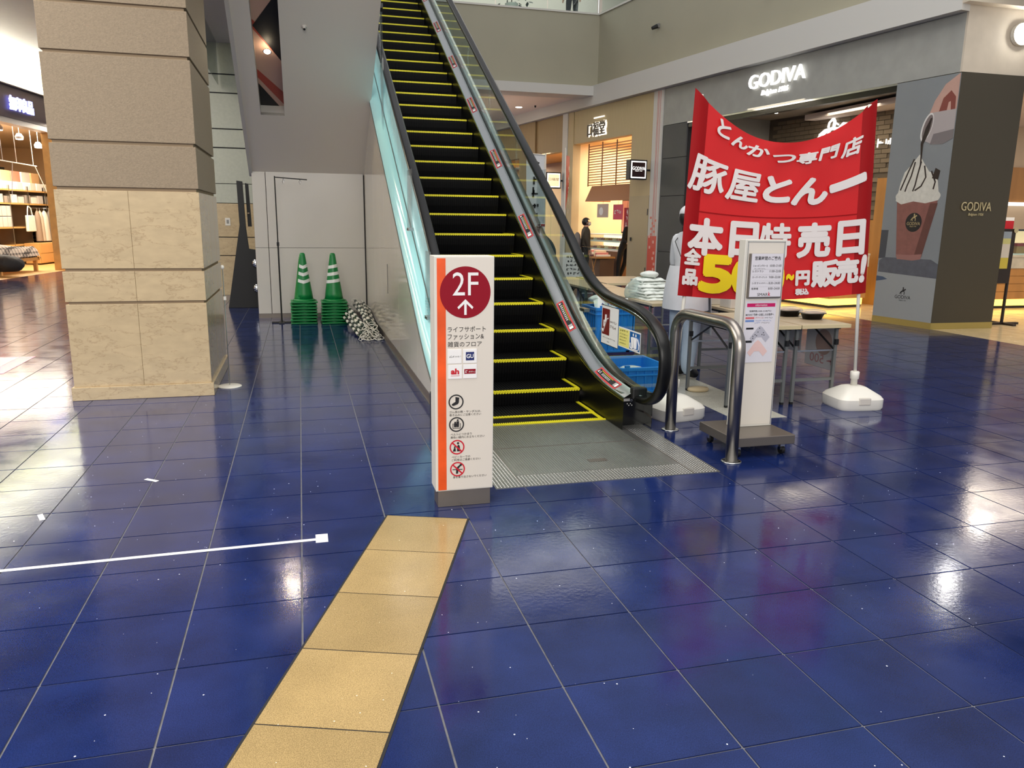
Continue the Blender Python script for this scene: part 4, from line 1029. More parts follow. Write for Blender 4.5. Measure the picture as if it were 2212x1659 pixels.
# heap of white plastic bags
M_bag = mat('white_plastic_bag', rgb(226, 232, 226), .35, noise=.05, nscale=12); M_wrap = glass('thin_film', (.88, .95, .92), 1.4, .12, .35, (.75, .85, .8, 1))
def crumple(name, c, s, m_, lab, seed, cat='bag'):
    rnd = random.Random(seed); bm = bmesh.new(); bmesh.ops.create_icosphere(bm, subdivisions=4, radius=1)
    dirs = [(Vector((rnd.gauss(0, 1), rnd.gauss(0, 1), rnd.gauss(0, 1))).normalized(), rnd.uniform(-.16, .2), rnd.uniform(3, 14)) for _ in range(26)]
    V = []
    for v in bm.verts:
        p = v.co.normalized(); r = 1+sum(a*math.exp(-k*(1-p.dot(d))) for d, a, k in dirs)*.8+.03*math.sin(p.x*17+p.y*11)*math.sin(p.z*13)
        q = p*r; V.append((c[0]+q.x*s[0], c[1]+q.y*s[1], max(c[2]+q.z*s[2], c[2]-s[2]*.72)))
    bm.verts.index_update(); F = [tuple(w.index for w in f.verts) for f in bm.faces]; bm.free()
    o = MB().add(V, F).build(name, m_, None, True); return tag(o, lab, cat)
crumple('plastic_bag', (3.45, 7.55, .76), (.15, .16, .13), M_wrap, 'greenish thin plastic bag at the left of the bag heap', 3)
names_ = ('bottom flat pack of white bags in the heap', 'second flat pack of white bags from the table top', 'third flat pack of white bags from the table top', 'fourth flat pack of white bags from the table top', 'fifth flat pack of white bags from the table top', 'sixth flat pack of white bags from the table top', 'topmost flat pack of white bags in the heap')
for k in range(7):
    z = .672+k*.030; rr_ = random.Random(k); w = .19-.008*k; ph = rr_.uniform(0, 6); lw_ = .20-.012*k
    o = MB(rz(rr_.uniform(-.14, .14), (3.53-.004*k+rr_.uniform(-.015, .015), 7.42+.02*k+rr_.uniform(-.02, .02), 0)))
    def top(u, v): return (-w+2*w*u, -lw_+2*lw_*v, z+.027+.006*math.sin(11*u+ph)*math.cos(9*v+ph)+.004*math.sin(31*u+17*v+ph)-.02*(abs(2*u-1)**8+abs(2*v-1)**8))
    o.grid(top, 18, 14); o.box(-w*.99, -lw_*.99, z, w*.99, lw_*.99, z+.012)
    tag(o.build('bag_pack', M_bag, None, True), names_[k], 'bag')
crumple('plastic_bag', (3.50, 7.50, .915), (.09, .08, .04), M_bag, 'crumpled white bag on the very top of the heap', 9)
# crates behind the balustrade
M_cr = mat('crate_blue', rgb(44, 142, 226), .4); M_crp = mat('crate_purple', rgb(52, 38, 92), .45)
def crate(x0, y0, z0, x1, y1, z1, m_, lab, ribs=6, nm='crate'):
    T = thing(nm, lab, 'crate', ((x0+x1)/2, (y0+y1)/2, z0)); t = .012
    MB().box(x0, y0, z0, x1, y1, z0+t).build('bottom', m_, T)
    for (a, b, c, d) in ((x0, y0, x1, y0+t), (x0, y1-t, x1, y1), (x0, y0, x0+t, y1), (x1-t, y0, x1, y1)): MB().box(a, b, z0, c, d, z1).build('side_wall', m_, T)
    r = MB(); e = .016
    for (za, zb) in ((z1-.03, z1), (z1-.075, z1-.06), (z0, z0+.02)):
        r.box(x0-e, y0-e, za, x1+e, y0, zb); r.box(x0-e, y1, za, x1+e, y1+e, zb); r.box(x0-e, y0, za, x0, y1, zb); r.box(x1, y0, za, x1+e, y1, zb)
    r.build('rim', m_, T, bevel=.003)
    r = MB()
    for k in range(ribs+1):
        x = x0+(x1-x0)*k/ribs; r.box(x-.006, y0-.012, z0, x+.006, y0, z1-.03); y = y0+(y1-y0)*k/ribs; r.box(x0-.012, y-.006, z0, x0, y+.006, z1-.03)
    r.build('ribs', m_, T)
    for x in (x0+.06, x1-.06): MB().box(x-.02, y0-.016, z1, x+.02, y0+.01, z1+.02).build('stacking_lug', m_, T)
    return T
crate(2.85, 7.30, 0, 3.26, 7.68, .14, M_crp, 'dark purple crate under the tall blue crate', nm='storage_crate')
crate(2.85, 7.30, .142, 3.26, 7.68, .60, M_cr, 'tall blue crate standing behind the escalator glass', nm='storage_crate')
crate(2.60, 6.05, 0, 3.06, 6.62, .225, M_cr, 'low open blue crate on the floor by the handrail end', nm='storage_crate')
T = thing('printed_bag', 'white bag printed with blue letters stuffed into the tall blue crate', 'bag', (3.05, 7.45, .5))
m = MB(); m.grid(lambda u, v: (2.86+.38*u, 7.32+.06*math.sin(3*u)+.1*v, .50+.16*v+.02*math.sin(8*u)), 12, 6); m.build('film', M_bag, T, True)
m = MB(); marks(m, (2.9, 7.325, .61), X, Vector((0, .5, .86)), .3, .05, 6, 11); marks(m, (2.98, 7.30, .555), X, Vector((0, .5, .86)), .12, .04, 2, 12); m.build('blue_print', mat('bag_blue_print', rgb(40, 60, 130), .5), T)
crumple('plastic_bag', (3.05, 7.55, .66), (.16, .12, .06), M_bag, 'crumpled white bag on top of the tall blue crate', 5)
crumple('plastic_bag', (2.83, 6.32, .10), (.15, .15, .09), M_bag, 'white packing lying in the low blue crate', 6)
tag(MB().lathe([(.09, 0), (.10, .012), (.09, .03), (.02, .034)], (3.33, 6.02, .002), 24, 1.0, .7).build('straw_mat', mat('straw', rgb(196, 176, 140), .7), None, True), 'small round straw-coloured pad on the pale floor tiles', 'pad')
# ================================================================ PEOPLE
def person(name, label, loc, rotz, joints, bones, rad, mats, head=None, hair=None, cat='person'):
    """joints in metres (local), bones: (a, b, material slot); one continuous skinned body"""
    T = thing(name, label, cat, loc, rotz)
    names = list(joints); me = bpy.data.meshes.new('body')
    me.from_pydata([joints[n] for n in names], [(names.index(a), names.index(b)) for a, b, _ in bones], [])
    o = bpy.data.objects.new('body', me); COL.objects.link(o)
    md = o.modifiers.new('skin', 'SKIN'); md.use_smooth_shade = True; md.branch_smoothing = .4
    for i, n in enumerate(names):
        r = rad[n]; sv = me.skin_vertices[0].data[i]; sv.radius = r if isinstance(r, tuple) else (r, r); sv.use_root = (n == 'pelvis')
    sb = o.modifiers.new('sub', 'SUBSURF'); sb.levels = 2; sb.render_levels = 2
    dg = bpy.context.evaluated_depsgraph_get(); dg.update()
    nm = bpy.data.meshes.new_from_object(o.evaluated_get(dg)); bpy.data.objects.remove(o); nm.name = 'body'
    o = bpy.data.objects.new('body', nm); COL.objects.link(o); o.parent = T
    nm.materials.clear()
    for m_ in mats: nm.materials.append(m_)
    segs = [(Vector(joints[a]), Vector(joints[b]), k) for a, b, k in bones]
    for p in nm.polygons:
        c = p.center; best = (9, 0)
        for a, b, k in segs:
            ab = b-a; t = max(0, min(1, (c-a).dot(ab)/max(ab.length_squared, 1e-9))); d = (c-(a+ab*t)).length
            if d < best[0]-1e-6: best = (d, k)
        p.material_index = best[1]; p.use_smooth = True
    return T
def base_joints(h):
    s = h/1.65
    J = dict(pelvis=(0, 0, .92), waist=(0, 0, 1.05), chest=(0, 0, 1.24), neck=(0, 0, 1.40), head=(0, .01, 1.47), crown=(0, .015, 1.56))
    for sd, k in (('l', 1), ('r', -1)):
        J.update({'sh'+sd: (.16*k, 0, 1.34), 'el'+sd: (.21*k, -.02, 1.08), 'wr'+sd: (.22*k, .06, .86), 'ha'+sd: (.22*k, .085, .80), 'hip'+sd: (.085*k, 0, .87), 'kn'+sd: (.095*k, .015, .48), 'an'+sd: (.095*k, -.02, .09), 'to'+sd: (.10*k, .12, .035)})
        for q, (dx, dy, dz) in enumerate(((-.03*k, .03, -.03), (-.012*k, .02, -.075), (0, .015, -.085), (.012*k, .008, -.08), (.022*k, 0, -.065))): J['f%d%s' % (q, sd)] = (.22*k+dx, .085+dy, .80+dz)
    return {n: tuple(c*s for c in p) for n, p in J.items()}, s
RAD = dict(pelvis=(.15, .12), waist=(.135, .105), chest=(.155, .11), neck=.052, head=.075, crown=.07)
for sd in 'lr':
    RAD.update({'sh'+sd: .065, 'el'+sd: .046, 'wr'+sd: .03, 'ha'+sd: .032, 'hip'+sd: .095, 'kn'+sd: .062, 'an'+sd: .042, 'to'+sd: .038})
    for q in range(5): RAD['f%d%s' % (q, sd)] = .009
def std_bones(top, sleeve, skin, leg, shoe):
    B = [('pelvis', 'waist', top), ('waist', 'chest', top), ('chest', 'neck', top), ('neck', 'head', skin), ('head', 'crown', skin)]
    for sd in 'lr':
        B += [('chest', 'sh'+sd, top), ('sh'+sd, 'el'+sd, sleeve), ('el'+sd, 'wr'+sd, sleeve), ('wr'+sd, 'ha'+sd, skin), ('pelvis', 'hip'+sd, leg), ('hip'+sd, 'kn'+sd, leg), ('kn'+sd, 'an'+sd, leg), ('an'+sd, 'to'+sd, shoe)]
        B += [('ha'+sd, 'f%d%s' % (q, sd), skin) for q in range(5)]
    return B
M_skin = mat('skin', rgb(196, 150, 122), .5); M_hair = mat('dark_hair', rgb(26, 20, 18), .45); M_mask = mat('face_mask', rgb(214, 206, 196), .7)
def head_parts(T, J, s, mask=True, hairm=None, long=False, hat=None):
    """face details, hair, mask in the body's local frame; the face looks along +y"""
    hx, hy, hz = J['head']; cz = hz+.035*s; off = T.location
    def blob(name, c, r, m_, cut=None, n=20):
        bm = bmesh.new(); bmesh.ops.create_uvsphere(bm, u_segments=n, v_segments=14, radius=1)
        for v in bm.verts: v.co = Vector((c[0]+v.co.x*r[0], c[1]+v.co.y*r[1], c[2]+v.co.z*r[2]))
        if cut: bmesh.ops.delete(bm, geom=[v for v in bm.verts if cut(v.co)], context='VERTS')
        me = bpy.data.meshes.new(name); bm.to_mesh(me); bm.free(); me.materials.append(m_); me.polygons.foreach_set('use_smooth', [True]*len(me.polygons))
        o = bpy.data.objects.new(name, me); COL.objects.link(o); o.parent = T; return o
    blob('nose', (hx, hy+.098*s, cz-.01*s), (.012*s, .018*s, .022*s), M_skin, n=10)
    for k in (-1, 1):
        blob('eye', (hx+.032*k*s, hy+.078*s, cz+.012*s), (.013*s, .010*s, .007*s), M_ink, n=8); blob('ear', (hx+.083*k*s, hy-.005*s, cz-.005*s), (.010*s, .02*s, .03*s), M_skin, n=8)
    blob('mouth', (hx, hy+.083*s, cz-.045*s), (.024*s, .010*s, .006*s), mat('lips', rgb(150, 84, 76), .5), n=8)
    if mask: blob('face_mask', (hx, hy+.05*s, cz-.035*s), (.072*s, .062*s, .05*s), M_mask, lambda p: p.y < hy+.02*s)
    hm = hairm or M_hair
    if hat: blob('cap', (hx, hy-.005*s, cz+.055*s), (.10*s, .108*s, .085*s), hat, lambda p: p.z < cz+.02*s)
    blob('hair', (hx, hy-.014*s, cz+.018*s), (.094*s, .106*s, .105*s), hm, lambda p: (p.y > hy+.045*s and p.z < cz+.05*s) or p.z < cz-(.10 if long else .075)*s)
# staff member in white behind the banner
J, s = base_joints(1.62)
J['ell'] = (.24, .02, 1.07); J['wrl'] = (.20, .20, .92); J['hal'] = (.19, .25, .89); J['elr'] = (-.24, .05, 1.05); J['wrr'] = (-.2, .24, .93); J['har'] = (-.19, .29, .90)
for sd, k in (('l', 1), ('r', -1)):
    for q in range(5): J['f%d%s' % (q, sd)] = (J['ha'+sd][0]+(.02-q*.012)*k, J['ha'+sd][1]+.05+.01*(q % 3), J['ha'+sd][2]-.02-.006*q)
M_wc = mat('white_cloth', rgb(214, 216, 220), .7, noise=.04, nscale=9); M_lb = mat('pale_blue_cloth', rgb(176, 190, 206), .7, noise=.05, nscale=8)
R = dict(RAD); R['pelvis'] = (.17, .14); R['chest'] = (.165, .12); R['hipl'] = R['hipr'] = .11; R['knl'] = R['knr'] = .085; R['anl'] = R['anr'] = .065
STF = person('person', 'person in white work clothes standing behind the red banner', (3.46, 6.60, 0), math.radians(-75), J, std_bones(0, 0, 1, 2, 3), R, [M_wc, M_skin, M_lb, M_black])
head_parts(STF, J, s, True, None, False, M_wc)
# long white apron hanging to the calves
ap = MB(); ap.grid(lambda u, v: (.19*math.cos(math.pi*(1-u))*(1.05-.12*v)*1.0, .12+.075*math.sin(math.pi*u)+.03*(1-v)+.012*math.sin(14*u)*(1-v), .42+.62*v), 16, 12)
a_ = ap.build('apron', M_wc, None, True); a_.parent = STF
ap = MB(); n_ = 20
ap.add([(rx*math.cos(2*math.pi*k/n_), ry*math.sin(2*math.pi*k/n_), z) for (rx, ry, z) in ((.245, .185, .66), (.235, .175, .80), (.21, .16, .95), (.18, .14, 1.06)) for k in range(n_)], [(i*n_+k, i*n_+(k+1) % n_, (i+1)*n_+(k+1) % n_, (i+1)*n_+k) for i in range(3) for k in range(n_)])
a_ = ap.build('coat_skirt', M_wc, None, True); a_.parent = STF
ap = MB(); ap.tube([(-.15, .05, 1.37), (-.06, -.11, 1.28), (.06, -.135, 1.14)], .004, 6); a_ = ap.build('apron_string', M_ink, None); a_.parent = STF
# woman with mask in front of the sweets shop
J, s = base_joints(1.56)
M_olive = mat('olive_jacket', rgb(62, 54, 44), .8, noise=.08, nscale=14); M_dk = mat('dark_cloth', rgb(14, 13, 15), .8)
R = dict(RAD); R['waist'] = (.17, .13); R['pelvis'] = (.175, .14); R['chest'] = (.165, .125); R['shl'] = R['shr'] = .075; R['ell'] = R['elr'] = .06
P1 = person('person', 'person with short dark hair and mask in an olive jacket outside the sweets shop', (6.44, 17.35, 0), math.radians(-98), J, std_bones(0, 0, 1, 2, 2), R, [M_olive, M_skin, M_dk])
head_parts(P1, J, s, True)
b = MB(); b.lathe([(.02, -.2), (.12, -.17), (.13, 0), (.09, .15), (.03, .2)], (0, -.2, 1.0), 18, 1, .7); o = b.build('backpack', mat('grey_bag', rgb(120, 112, 108), .7), None, True); o.parent = P1
# person all in black leaning at the counter
J, s = base_joints(1.66)
for n in ('waist', 'chest', 'neck', 'head', 'crown', 'shl', 'shr'):
    x, y, z = J[n]; J[n] = (x, y+(z-.92)*.55, z-(z-.92)*.12)
for sd, k in (('l', 1), ('r', -1)):
    J['el'+sd] = (.20*k, .20, 1.03); J['wr'+sd] = (.16*k, .30, .95); J['ha'+sd] = (.15*k, .34, .93); J['an'+sd] = (.095*k, -.28 if k < 0 else -.1, .09); J['kn'+sd] = (.095*k, -.08, .48); J['to'+sd] = (.1*k, -.13 if k < 0 else .05, .035)
    for q in range(5): J['f%d%s' % (q, sd)] = (J['ha'+sd][0]+(.025-q*.012)*k, .40, .915-.004*q)
P2 = person('person', 'person dressed all in black leaning towards the sweets shop counter', RF(8.80, .3, 0), -2.9, J, std_bones(0, 0, 1, 0, 0), dict(RAD), [M_dk, M_skin])
head_parts(P2, J, s, True)
# person in teal bending over, seen through the escalator glass
J, s = base_joints(1.58)
for n in ('waist', 'chest', 'neck', 'head', 'crown', 'shl', 'shr'):
    x, y, z = J[n]; t = z-.92; J[n] = (x, y+t*.7, .92+t*.72)
for sd, k in (('l', 1), ('r', -1)):
    J['el'+sd] = (.2*k, .30, .96); J['wr'+sd] = (.15*k, .48, .90); J['ha'+sd] = (.14*k, .54, .89)
    for q in range(5): J['f%d%s' % (q, sd)] = (J['ha'+sd][0]+(.025-q*.012)*k, .61, .875-.004*q)
P3 = person('person', 'person in dark teal clothes bending over goods, seen through the escalator glass', (5.05, 15.6, 0), math.radians(60), J, std_bones(0, 0, 1, 0, 2), dict(RAD), [mat('teal_cloth', rgb(34, 62, 70), .75, noise=.06, nscale=10), M_skin, M_dk])
head_parts(P3, J, s, True)
# person on the upper floor
J, s = base_joints(1.65)
P4 = person('person', 'person in black on the upper floor behind the glass balustrade', (7.0, 20.4, 6.2), math.radians(150), J, std_bones(0, 0, 1, 0, 0), dict(RAD), [M_dk, M_skin])
head_parts(P4, J, s, True)
# ================================================================ RIGHT: CHOCOLATE SHOP
M_conc = mat('concrete_stucco', rgb(156, 156, 150), .7, noise=.07, nscale=4); M_brass = mat('brass_base', rgb(170, 150, 84), .35, .4)
wr = MB(RF).box(.02, 0, 3.47, 6.96, .25, 4.215).build('wall_right', M_conc); struct(wr, 'grey stucco fascia of the chocolate shop')
wr2 = MB().box(8.625, 9.07, 3.47, 14, 9.35, 4.3).build('wall_right_side', mat('cream_stucco', rgb(206, 194, 176), .7, noise=.05, nscale=5)); struct(wr2, 'cream side fascia of the chocolate shop')
t8 = MB().box(8.48, 8.93, 4.30, 14, 9.34, 4.72).build('trim_8', mat('cream_stucco', rgb(206, 194, 176), .7)); struct(t8, 'cream band above the side fascia')
t5 = MB(RF).box(1.02, .02, 3.36, 6.1, .12, 3.47).build('trim_5', mat('dark_track', rgb(34, 32, 32), .3, .6)); struct(t5, 'dark shutter track over the shop opening')
MB(RF).box(1.02, .0, 3.44, 6.1, .02, 3.468).build('track_edge', M_steel, t5)
# corner pillar with printed poster
pi = MB(); A0 = RF(0, 0, 0); A1 = RF(1.02, 0, 0); A2 = RF(1.02, .9, 0)
pil = thing('shop_pillar', 'grey corner pillar of the chocolate shop with a tall drink poster', 'pillar', (9.0, 9.6, 0))
MB().prism([(A0.x, A0.y), (9.67, 9.04), (9.67, 9.9), (A2.x, A2.y), (A1.x, A1.y)], 'z', .09, 3.465).build('core', mat('taupe_panel', rgb(64, 57, 42), .5), pil)
MB().prism([(A0.x-.004, A0.y-.006), (9.674, 9.03), (9.674, 9.9), (A2.x, A2.y), (A1.x-.006, A1.y)], 'z', 0, .092).build('base_strip', M_brass, pil)
e = -.004
def PQ(name, pts, m_, d=0, parent=None):   # flat print on the poster face; pts in (a from the left edge, z)
    return MB(RF).add([(1.02-a, e-d, z) for a, z in pts], [tuple(range(len(pts)))]).build(name, m_, parent or pil)
pb = PQ('poster', [(0.0, .09), (1.02, .09), (1.02, 3.46), (0, 3.46)], mat('poster_grey', rgb(128, 132, 134), .45, noise=.05, nscale=1.2))
M_drk = mat('poster_drink', rgb(132, 84, 76), .45, noise=.10, nscale=14); M_crm = mat('poster_cream', rgb(206, 202, 190), .45, noise=.08, nscale=18); M_sl = mat('poster_slate', rgb(84, 86, 94), .45, noise=.15, nscale=10)
M_choc = mat('poster_chocolate', rgb(40, 28, 26), .4); M_jug = mat('poster_jug', rgb(170, 160, 158), .45); M_hand = mat('poster_hand', rgb(188, 150, 136), .45, noise=.06, nscale=6); M_shd = mat('poster_dark_block', rgb(66, 68, 74), .5)
PQ('poster_shelf', [(.0, .09), (1.02, .09), (1.02, .80), (0, .86)], mat('poster_floor', rgb(148, 150, 148), .45), .0008, pb)
PQ('poster_block', [(0, .96), (.12, .97), (.13, 1.38), (0, 1.38)], M_shd, .0012, pb)
PQ('poster_slab', [(.02, .76), (1.02, .72), (1.02, .92), (.9, .98), (.10, .98), (.02, .93)], M_sl, .0016, pb)
PQ('poster_spoon', [(0, .62), (.12, .64), (.2, .66), (.12, .69), (0, .70)], mat('poster_blue', rgb(70, 84, 104), .5), .0016, pb)
PQ('poster_cup', [(.31, 1.0), (.34, .965), (.60, .955), (.72, .975), (.74, 1.02), (.90, 1.82), (.22, 1.82)], M_drk, .0020, pb)
PQ('poster_cup_foot', [(.305, 1.03), (.33, .962), (.60, .952), (.725, .975), (.74, 1.05), (.55, 1.03)], mat('poster_drink_foot', rgb(150, 104, 96), .45), .0024, pb)
pts = []
for k in range(40):
    t = math.pi*k/39; pts.append((.56+.36*math.cos(t)*(1+.04*math.sin(9*t)), 1.83+.10*math.sin(3*t)*.3+.16*math.sin(t)))
PQ('poster_rim', [(.2, 1.80), (.3, 1.75), (.5, 1.79), (.7, 1.76), (.9, 1.80)]+pts, M_crm, .0026, pb)
pts = [(.22, 1.90), (.9, 1.88), (.86, 2.06), (.80, 2.16), (.70, 2.20), (.62, 2.30), (.56, 2.38), (.52, 2.44), (.46, 2.37), (.40, 2.30), (.30, 2.20), (.25, 2.05)]
PQ('poster_whip', pts, M_crm, .003, pb)
def stroke(name, pts, w, m_, d, parent):
    L_, R_ = [], []
    for i, p in enumerate(pts):
        a = Vector(pts[min(i+1, len(pts)-1)])-Vector(pts[max(i-1, 0)]); a.normalize(); ww = w[i] if isinstance(w, (list, tuple)) else w
        L_.append((p[0]-a.y*ww, p[1]+a.x*ww)); R_.append((p[0]+a.y*ww, p[1]-a.x*ww))
    n = len(pts); return MB(RF).add([(1.02-a, e-d, z) for a, z in L_+R_], [(i, i+1, n+i+1, n+i) for i in range(n-1)]).build(name, m_, parent)
for pts in ([(.44, 2.38), (.36, 2.20), (.30, 2.05), (.26, 1.95)], [(.46, 2.34), (.42, 2.15), (.36, 2.0), (.34, 1.93)], [(.56, 2.34), (.52, 2.15), (.50, 2.02), (.47, 1.93)], [(.62, 2.28), (.66, 2.12), (.60, 2.0), (.5, 1.94)], [(.74, 2.2), (.82, 2.05), (.80, 1.95)]): stroke('poster_drizzle', pts, .012, M_choc, .0034, pb)
PQ('poster_cookie', [(.76, 2.1), (.86, 2.08), (.88, 2.2), (.8, 2.24)], M_choc, .0036, pb)
PQ('poster_hand', [(.60, 2.98), (.66, 3.14), (.80, 3.34), (1.01, 3.46), (1.01, 2.98)], M_hand, .0020, pb)
PQ('poster_palm', [(.74, 2.98), (.79, 3.16), (.90, 3.25), (.98, 3.16), (.99, 2.99)], mat('poster_palm', rgb(128, 66, 56), .45), .0026, pb)
PQ('poster_thumb', [(.86, 2.98), (.88, 3.10), (.91, 3.11), (.925, 2.98)], M_hand, .0030, pb)
PQ('poster_jug', [(.60, 2.985), (.8, 2.995), (1.01, 3.0), (1.01, 2.62), (.86, 2.555), (.70, 2.56), (.56, 2.62)], M_jug, .0032, pb)
PQ('poster_jug_shade', [(.70, 2.70), (1.01, 2.74), (1.01, 2.62), (.86, 2.555), (.66, 2.565)], mat('poster_jug_dark', rgb(120, 112, 112), .45), .0034, pb)
pts = [(.585+.085*math.cos(t)+.045*math.sin(t), 2.80+.19*math.sin(t)) for t in [2*math.pi*k/28 for k in range(28)]]
PQ('poster_jug_lip', pts, mat('poster_lip', rgb(214, 210, 206), .45), .0036, pb)
pts = [(.592+.066*math.cos(t)+.04*math.sin(t), 2.80+.165*math.sin(t)) for t in [2*math.pi*k/28 for k in range(28)]]
PQ('poster_jug_mouth', pts, mat('poster_jug_inside', rgb(120, 108, 106), .45), .0040, pb)
stroke('poster_pour', [(.645, 2.92), (.60, 2.78), (.565, 2.66), (.535, 2.58), (.545, 2.44), (.55, 2.28)], [.012, .035, .032, .022, .013, .011], M_choc, .0044, pb)
PQ('poster_cup_shade', [(.60, .957), (.72, .975), (.74, 1.02), (.90, 1.76), (.78, 1.76)], mat('poster_drink_dark', rgb(96, 58, 52), .45, noise=.1, nscale=10), .0023, pb)
pts = [(.545+.135*math.cos(t), 1.495+.135*math.sin(t)) for t in [2*math.pi*k/36 for k in range(36)]]
bd = PQ('poster_badge', pts, M_ink, .0036, pb)
u_ = -RF.ex
def emblem(a, z, s, m_, d, parent):
    # small rearing horse with rider, as a few strokes
    for pts, w in (([(-.05, -.03), (-.02, .0), (.02, .01), (.045, .04), (.06, .03)], .012), ([(-.03, -.06), (-.04, -.02), (.0, .0)], .007), ([(.03, -.06), (.035, -.02), (.02, .0)], .007), ([(0, .01), (.005, .05), (.0, .075)], .012), ([(-.05, -.03), (-.07, -.05)], .006)):
        stroke('emblem', [(a+x*s, z+y*s) for x, y in pts], w*s, m_, d, parent)
M_gold = mat('gold_print', rgb(190, 170, 120), .4)
emblem(.545, 1.56, .75, M_gold, .0042, bd); text('lettering', 'GODIVA', RF(1.02-.435, e-.0046, 1.455), u_, Z, M_gold, bd, w=.22, h=.045); text('lettering', 'Belgium 1926', RF(1.02-.49, e-.0046, 1.425), u_, Z, M_gold, bd, w=.11, h=.02)
emblem(.50, .50, .8, M_ink, .003, pb); text('lettering', 'GODIVA', RF(1.02-.37, e-.003, .39), u_, Z, M_ink, pb, w=.27, h=.05); text('lettering', 'Belgium 1926', RF(1.02-.45, e-.003, .355), u_, Z, M_ink, pb, w=.12, h=.022)
M_goldm = mat('gold_letters', rgb(214, 196, 150), .3, .6)
ra = Vector((1.04, -.03, 0)).normalized()
text('lettering', 'GODIVA', Vector((8.88, 9.055, 1.66)), ra, Z, M_goldm, pil, w=.50, h=.12, depth=.008)
text('lettering', 'Belgium 1926', Vector((9.01, 9.05, 1.585)), ra, Z, M_goldm, pil, w=.25, h=.045, shear=.25, depth=.006)
# lit name on the fascia
M_lit2 = mat('lit_letters', (1, 1, 1, 1), .4, emit=1.05, ecol=(1, .98, .95, 1))
SG = thing('shop_sign', 'white lit letters GODIVA Belgium 1926 on the grey fascia', 'sign', RF(3.5, 0, 3.7))
text('lettering', 'GODIVA', RF(4.22, -.03, 3.81), u_, Z, M_lit2, SG, w=1.38, h=.24, depth=.04)
text('lettering', 'Belgium 1926', RF(3.88, -.03, 3.645), u_, Z, M_lit2, SG, w=.66, h=.115, shear=.3, depth=.03)
# charcoal wall, striped pier
wd = MB(RF).box(6.1, .03, 0, 6.96, .25, 3.47).build('wall_charcoal', M_joint); struct(wd, 'charcoal panel wall beside the chocolate shop')
for z0, z1 in ((.02, .82), (.83, 2.0), (2.01, 2.78), (2.79, 3.46)): MB(RF).box(6.105, 0, z0, 6.955, .05, z1).build('charcoal_panel', M_dgrey, wd)
pr = thing('striped_pier', 'narrow white pier with red lines and fading red squares between the shops', 'pier', RF(7.15, 0, 0))
MB(RF).box(6.97, -.02, 0, 7.33, .25, 4.215).build('core', M_band, pr)
M_ln = mat('pale_red_line', rgb(196, 120, 112), .5); M_ver = mat('vermilion_print', rgb(206, 84, 66), .5)
for a in (7.06, 7.12, 7.16): MB(RF).box(a, -.024, .9, a+.012, -.02, 4.2).build('red_line', M_ln, pr)
MB(RF).box(6.985, -.023, 0, 7.315, -.02, 1.15).build('red_field', M_ver, pr)
for k in range(9):
    a = 7.0+random.random()*.24; z = .15+k*.12; MB(RF).box(a, -.027, z, a+.055, -.023, z+.06).build('white_square', mat('square_pink', rgb(228, 180, 168), .5), pr)
for k in range(7):
    a = 7.0+random.random()*.24; z = 1.16+k*.06; MB(RF).box(a, -.025, z, a+.06, -.02, z+.05).build('red_square', mat('square_salmon', rgb(214, 128, 112), .5), pr)
# interior: floor, walls of bricks, ceiling, counter
fi = MB(RF).box(1.02, .02, -.02, 6.1, 2.2, .002).build('floor_shop', M_shopfl); struct(fi, 'pale stone floor of the chocolate shop')
M_brk = mat('brick_grey', rgb(126, 112, 92), .7, rand=.14); M_mort = mat('mortar', rgb(104, 94, 80), .8); M_wood = mat('light_wood', rgb(186, 132, 70), .45, noise=.15, nscale=5, stretch=(1, 1, .15))
wi = MB(RF).box(2.5, 2.05, 0, 6.05, 2.2, 3.62).build('wall_shop_back', M_mort); struct(wi, 'brick back wall of the chocolate shop')
bk = MB(RF)
me_b = None; bh, bwid = .083, .26
for r in range(25):
    for c in range(12):
        z = 1.55+r*bh; a = 2.75+c*bwid+(bwid/2 if r % 2 else 0)
        if z > 3.52 or a+bwid > 5.99 or (a < 2.99 and z < 2.3): continue
        if me_b is None:
            o = MB(Frame((0, 0, 0), RF.ex, RF.ey, RF.ez)).box(.005, -.018, .005, bwid-.005, 0, bh-.005).build('brick', M_brk, wi); me_b = o.data
        else: o = bpy.data.objects.new('brick', me_b); COL.objects.link(o); o.parent = wi
        o.location = RF(a, 2.05, z)
MB(RF).box(2.5, 1.98, 0, 2.98, 2.05, 2.28).build('wood_panel', M_wood, wi); MB(RF).box(2.98, 2.0, 0, 6.0, 2.05, 1.54).build('wood_panel', M_wood, wi)
wj = MB(RF).box(6.0, .25, 0, 6.1, 2.2, 3.6).build('wall_shop_side', M_conc); struct(wj, 'grey side wall inside the chocolate shop')
ci = MB(RF).box(1.02, .25, 3.6, 6.1, 2.3, 3.7).build('ceiling_shop', mat('shop_ceiling', rgb(150, 142, 130), .8)); struct(ci, 'ceiling of the chocolate shop')
ck = MB().box(9.7, 9.35, 3.45, 15, 14, 3.55).build('ceiling_shop_side', M_pinkc); struct(ck, 'ceiling of the side opening of the chocolate shop')
area('chocolate_shop_light', RF(3.4, 1.1, 3.5), 3, 1.4, 60, (1, .86, .68))
area('chocolate_side_light', (11.2, 10.6, 3.4), 2.2, 2, 110, (1, .86, .68))
M_dl = mat('downlight_glow', (1, .95, .88, 1), emit=12)
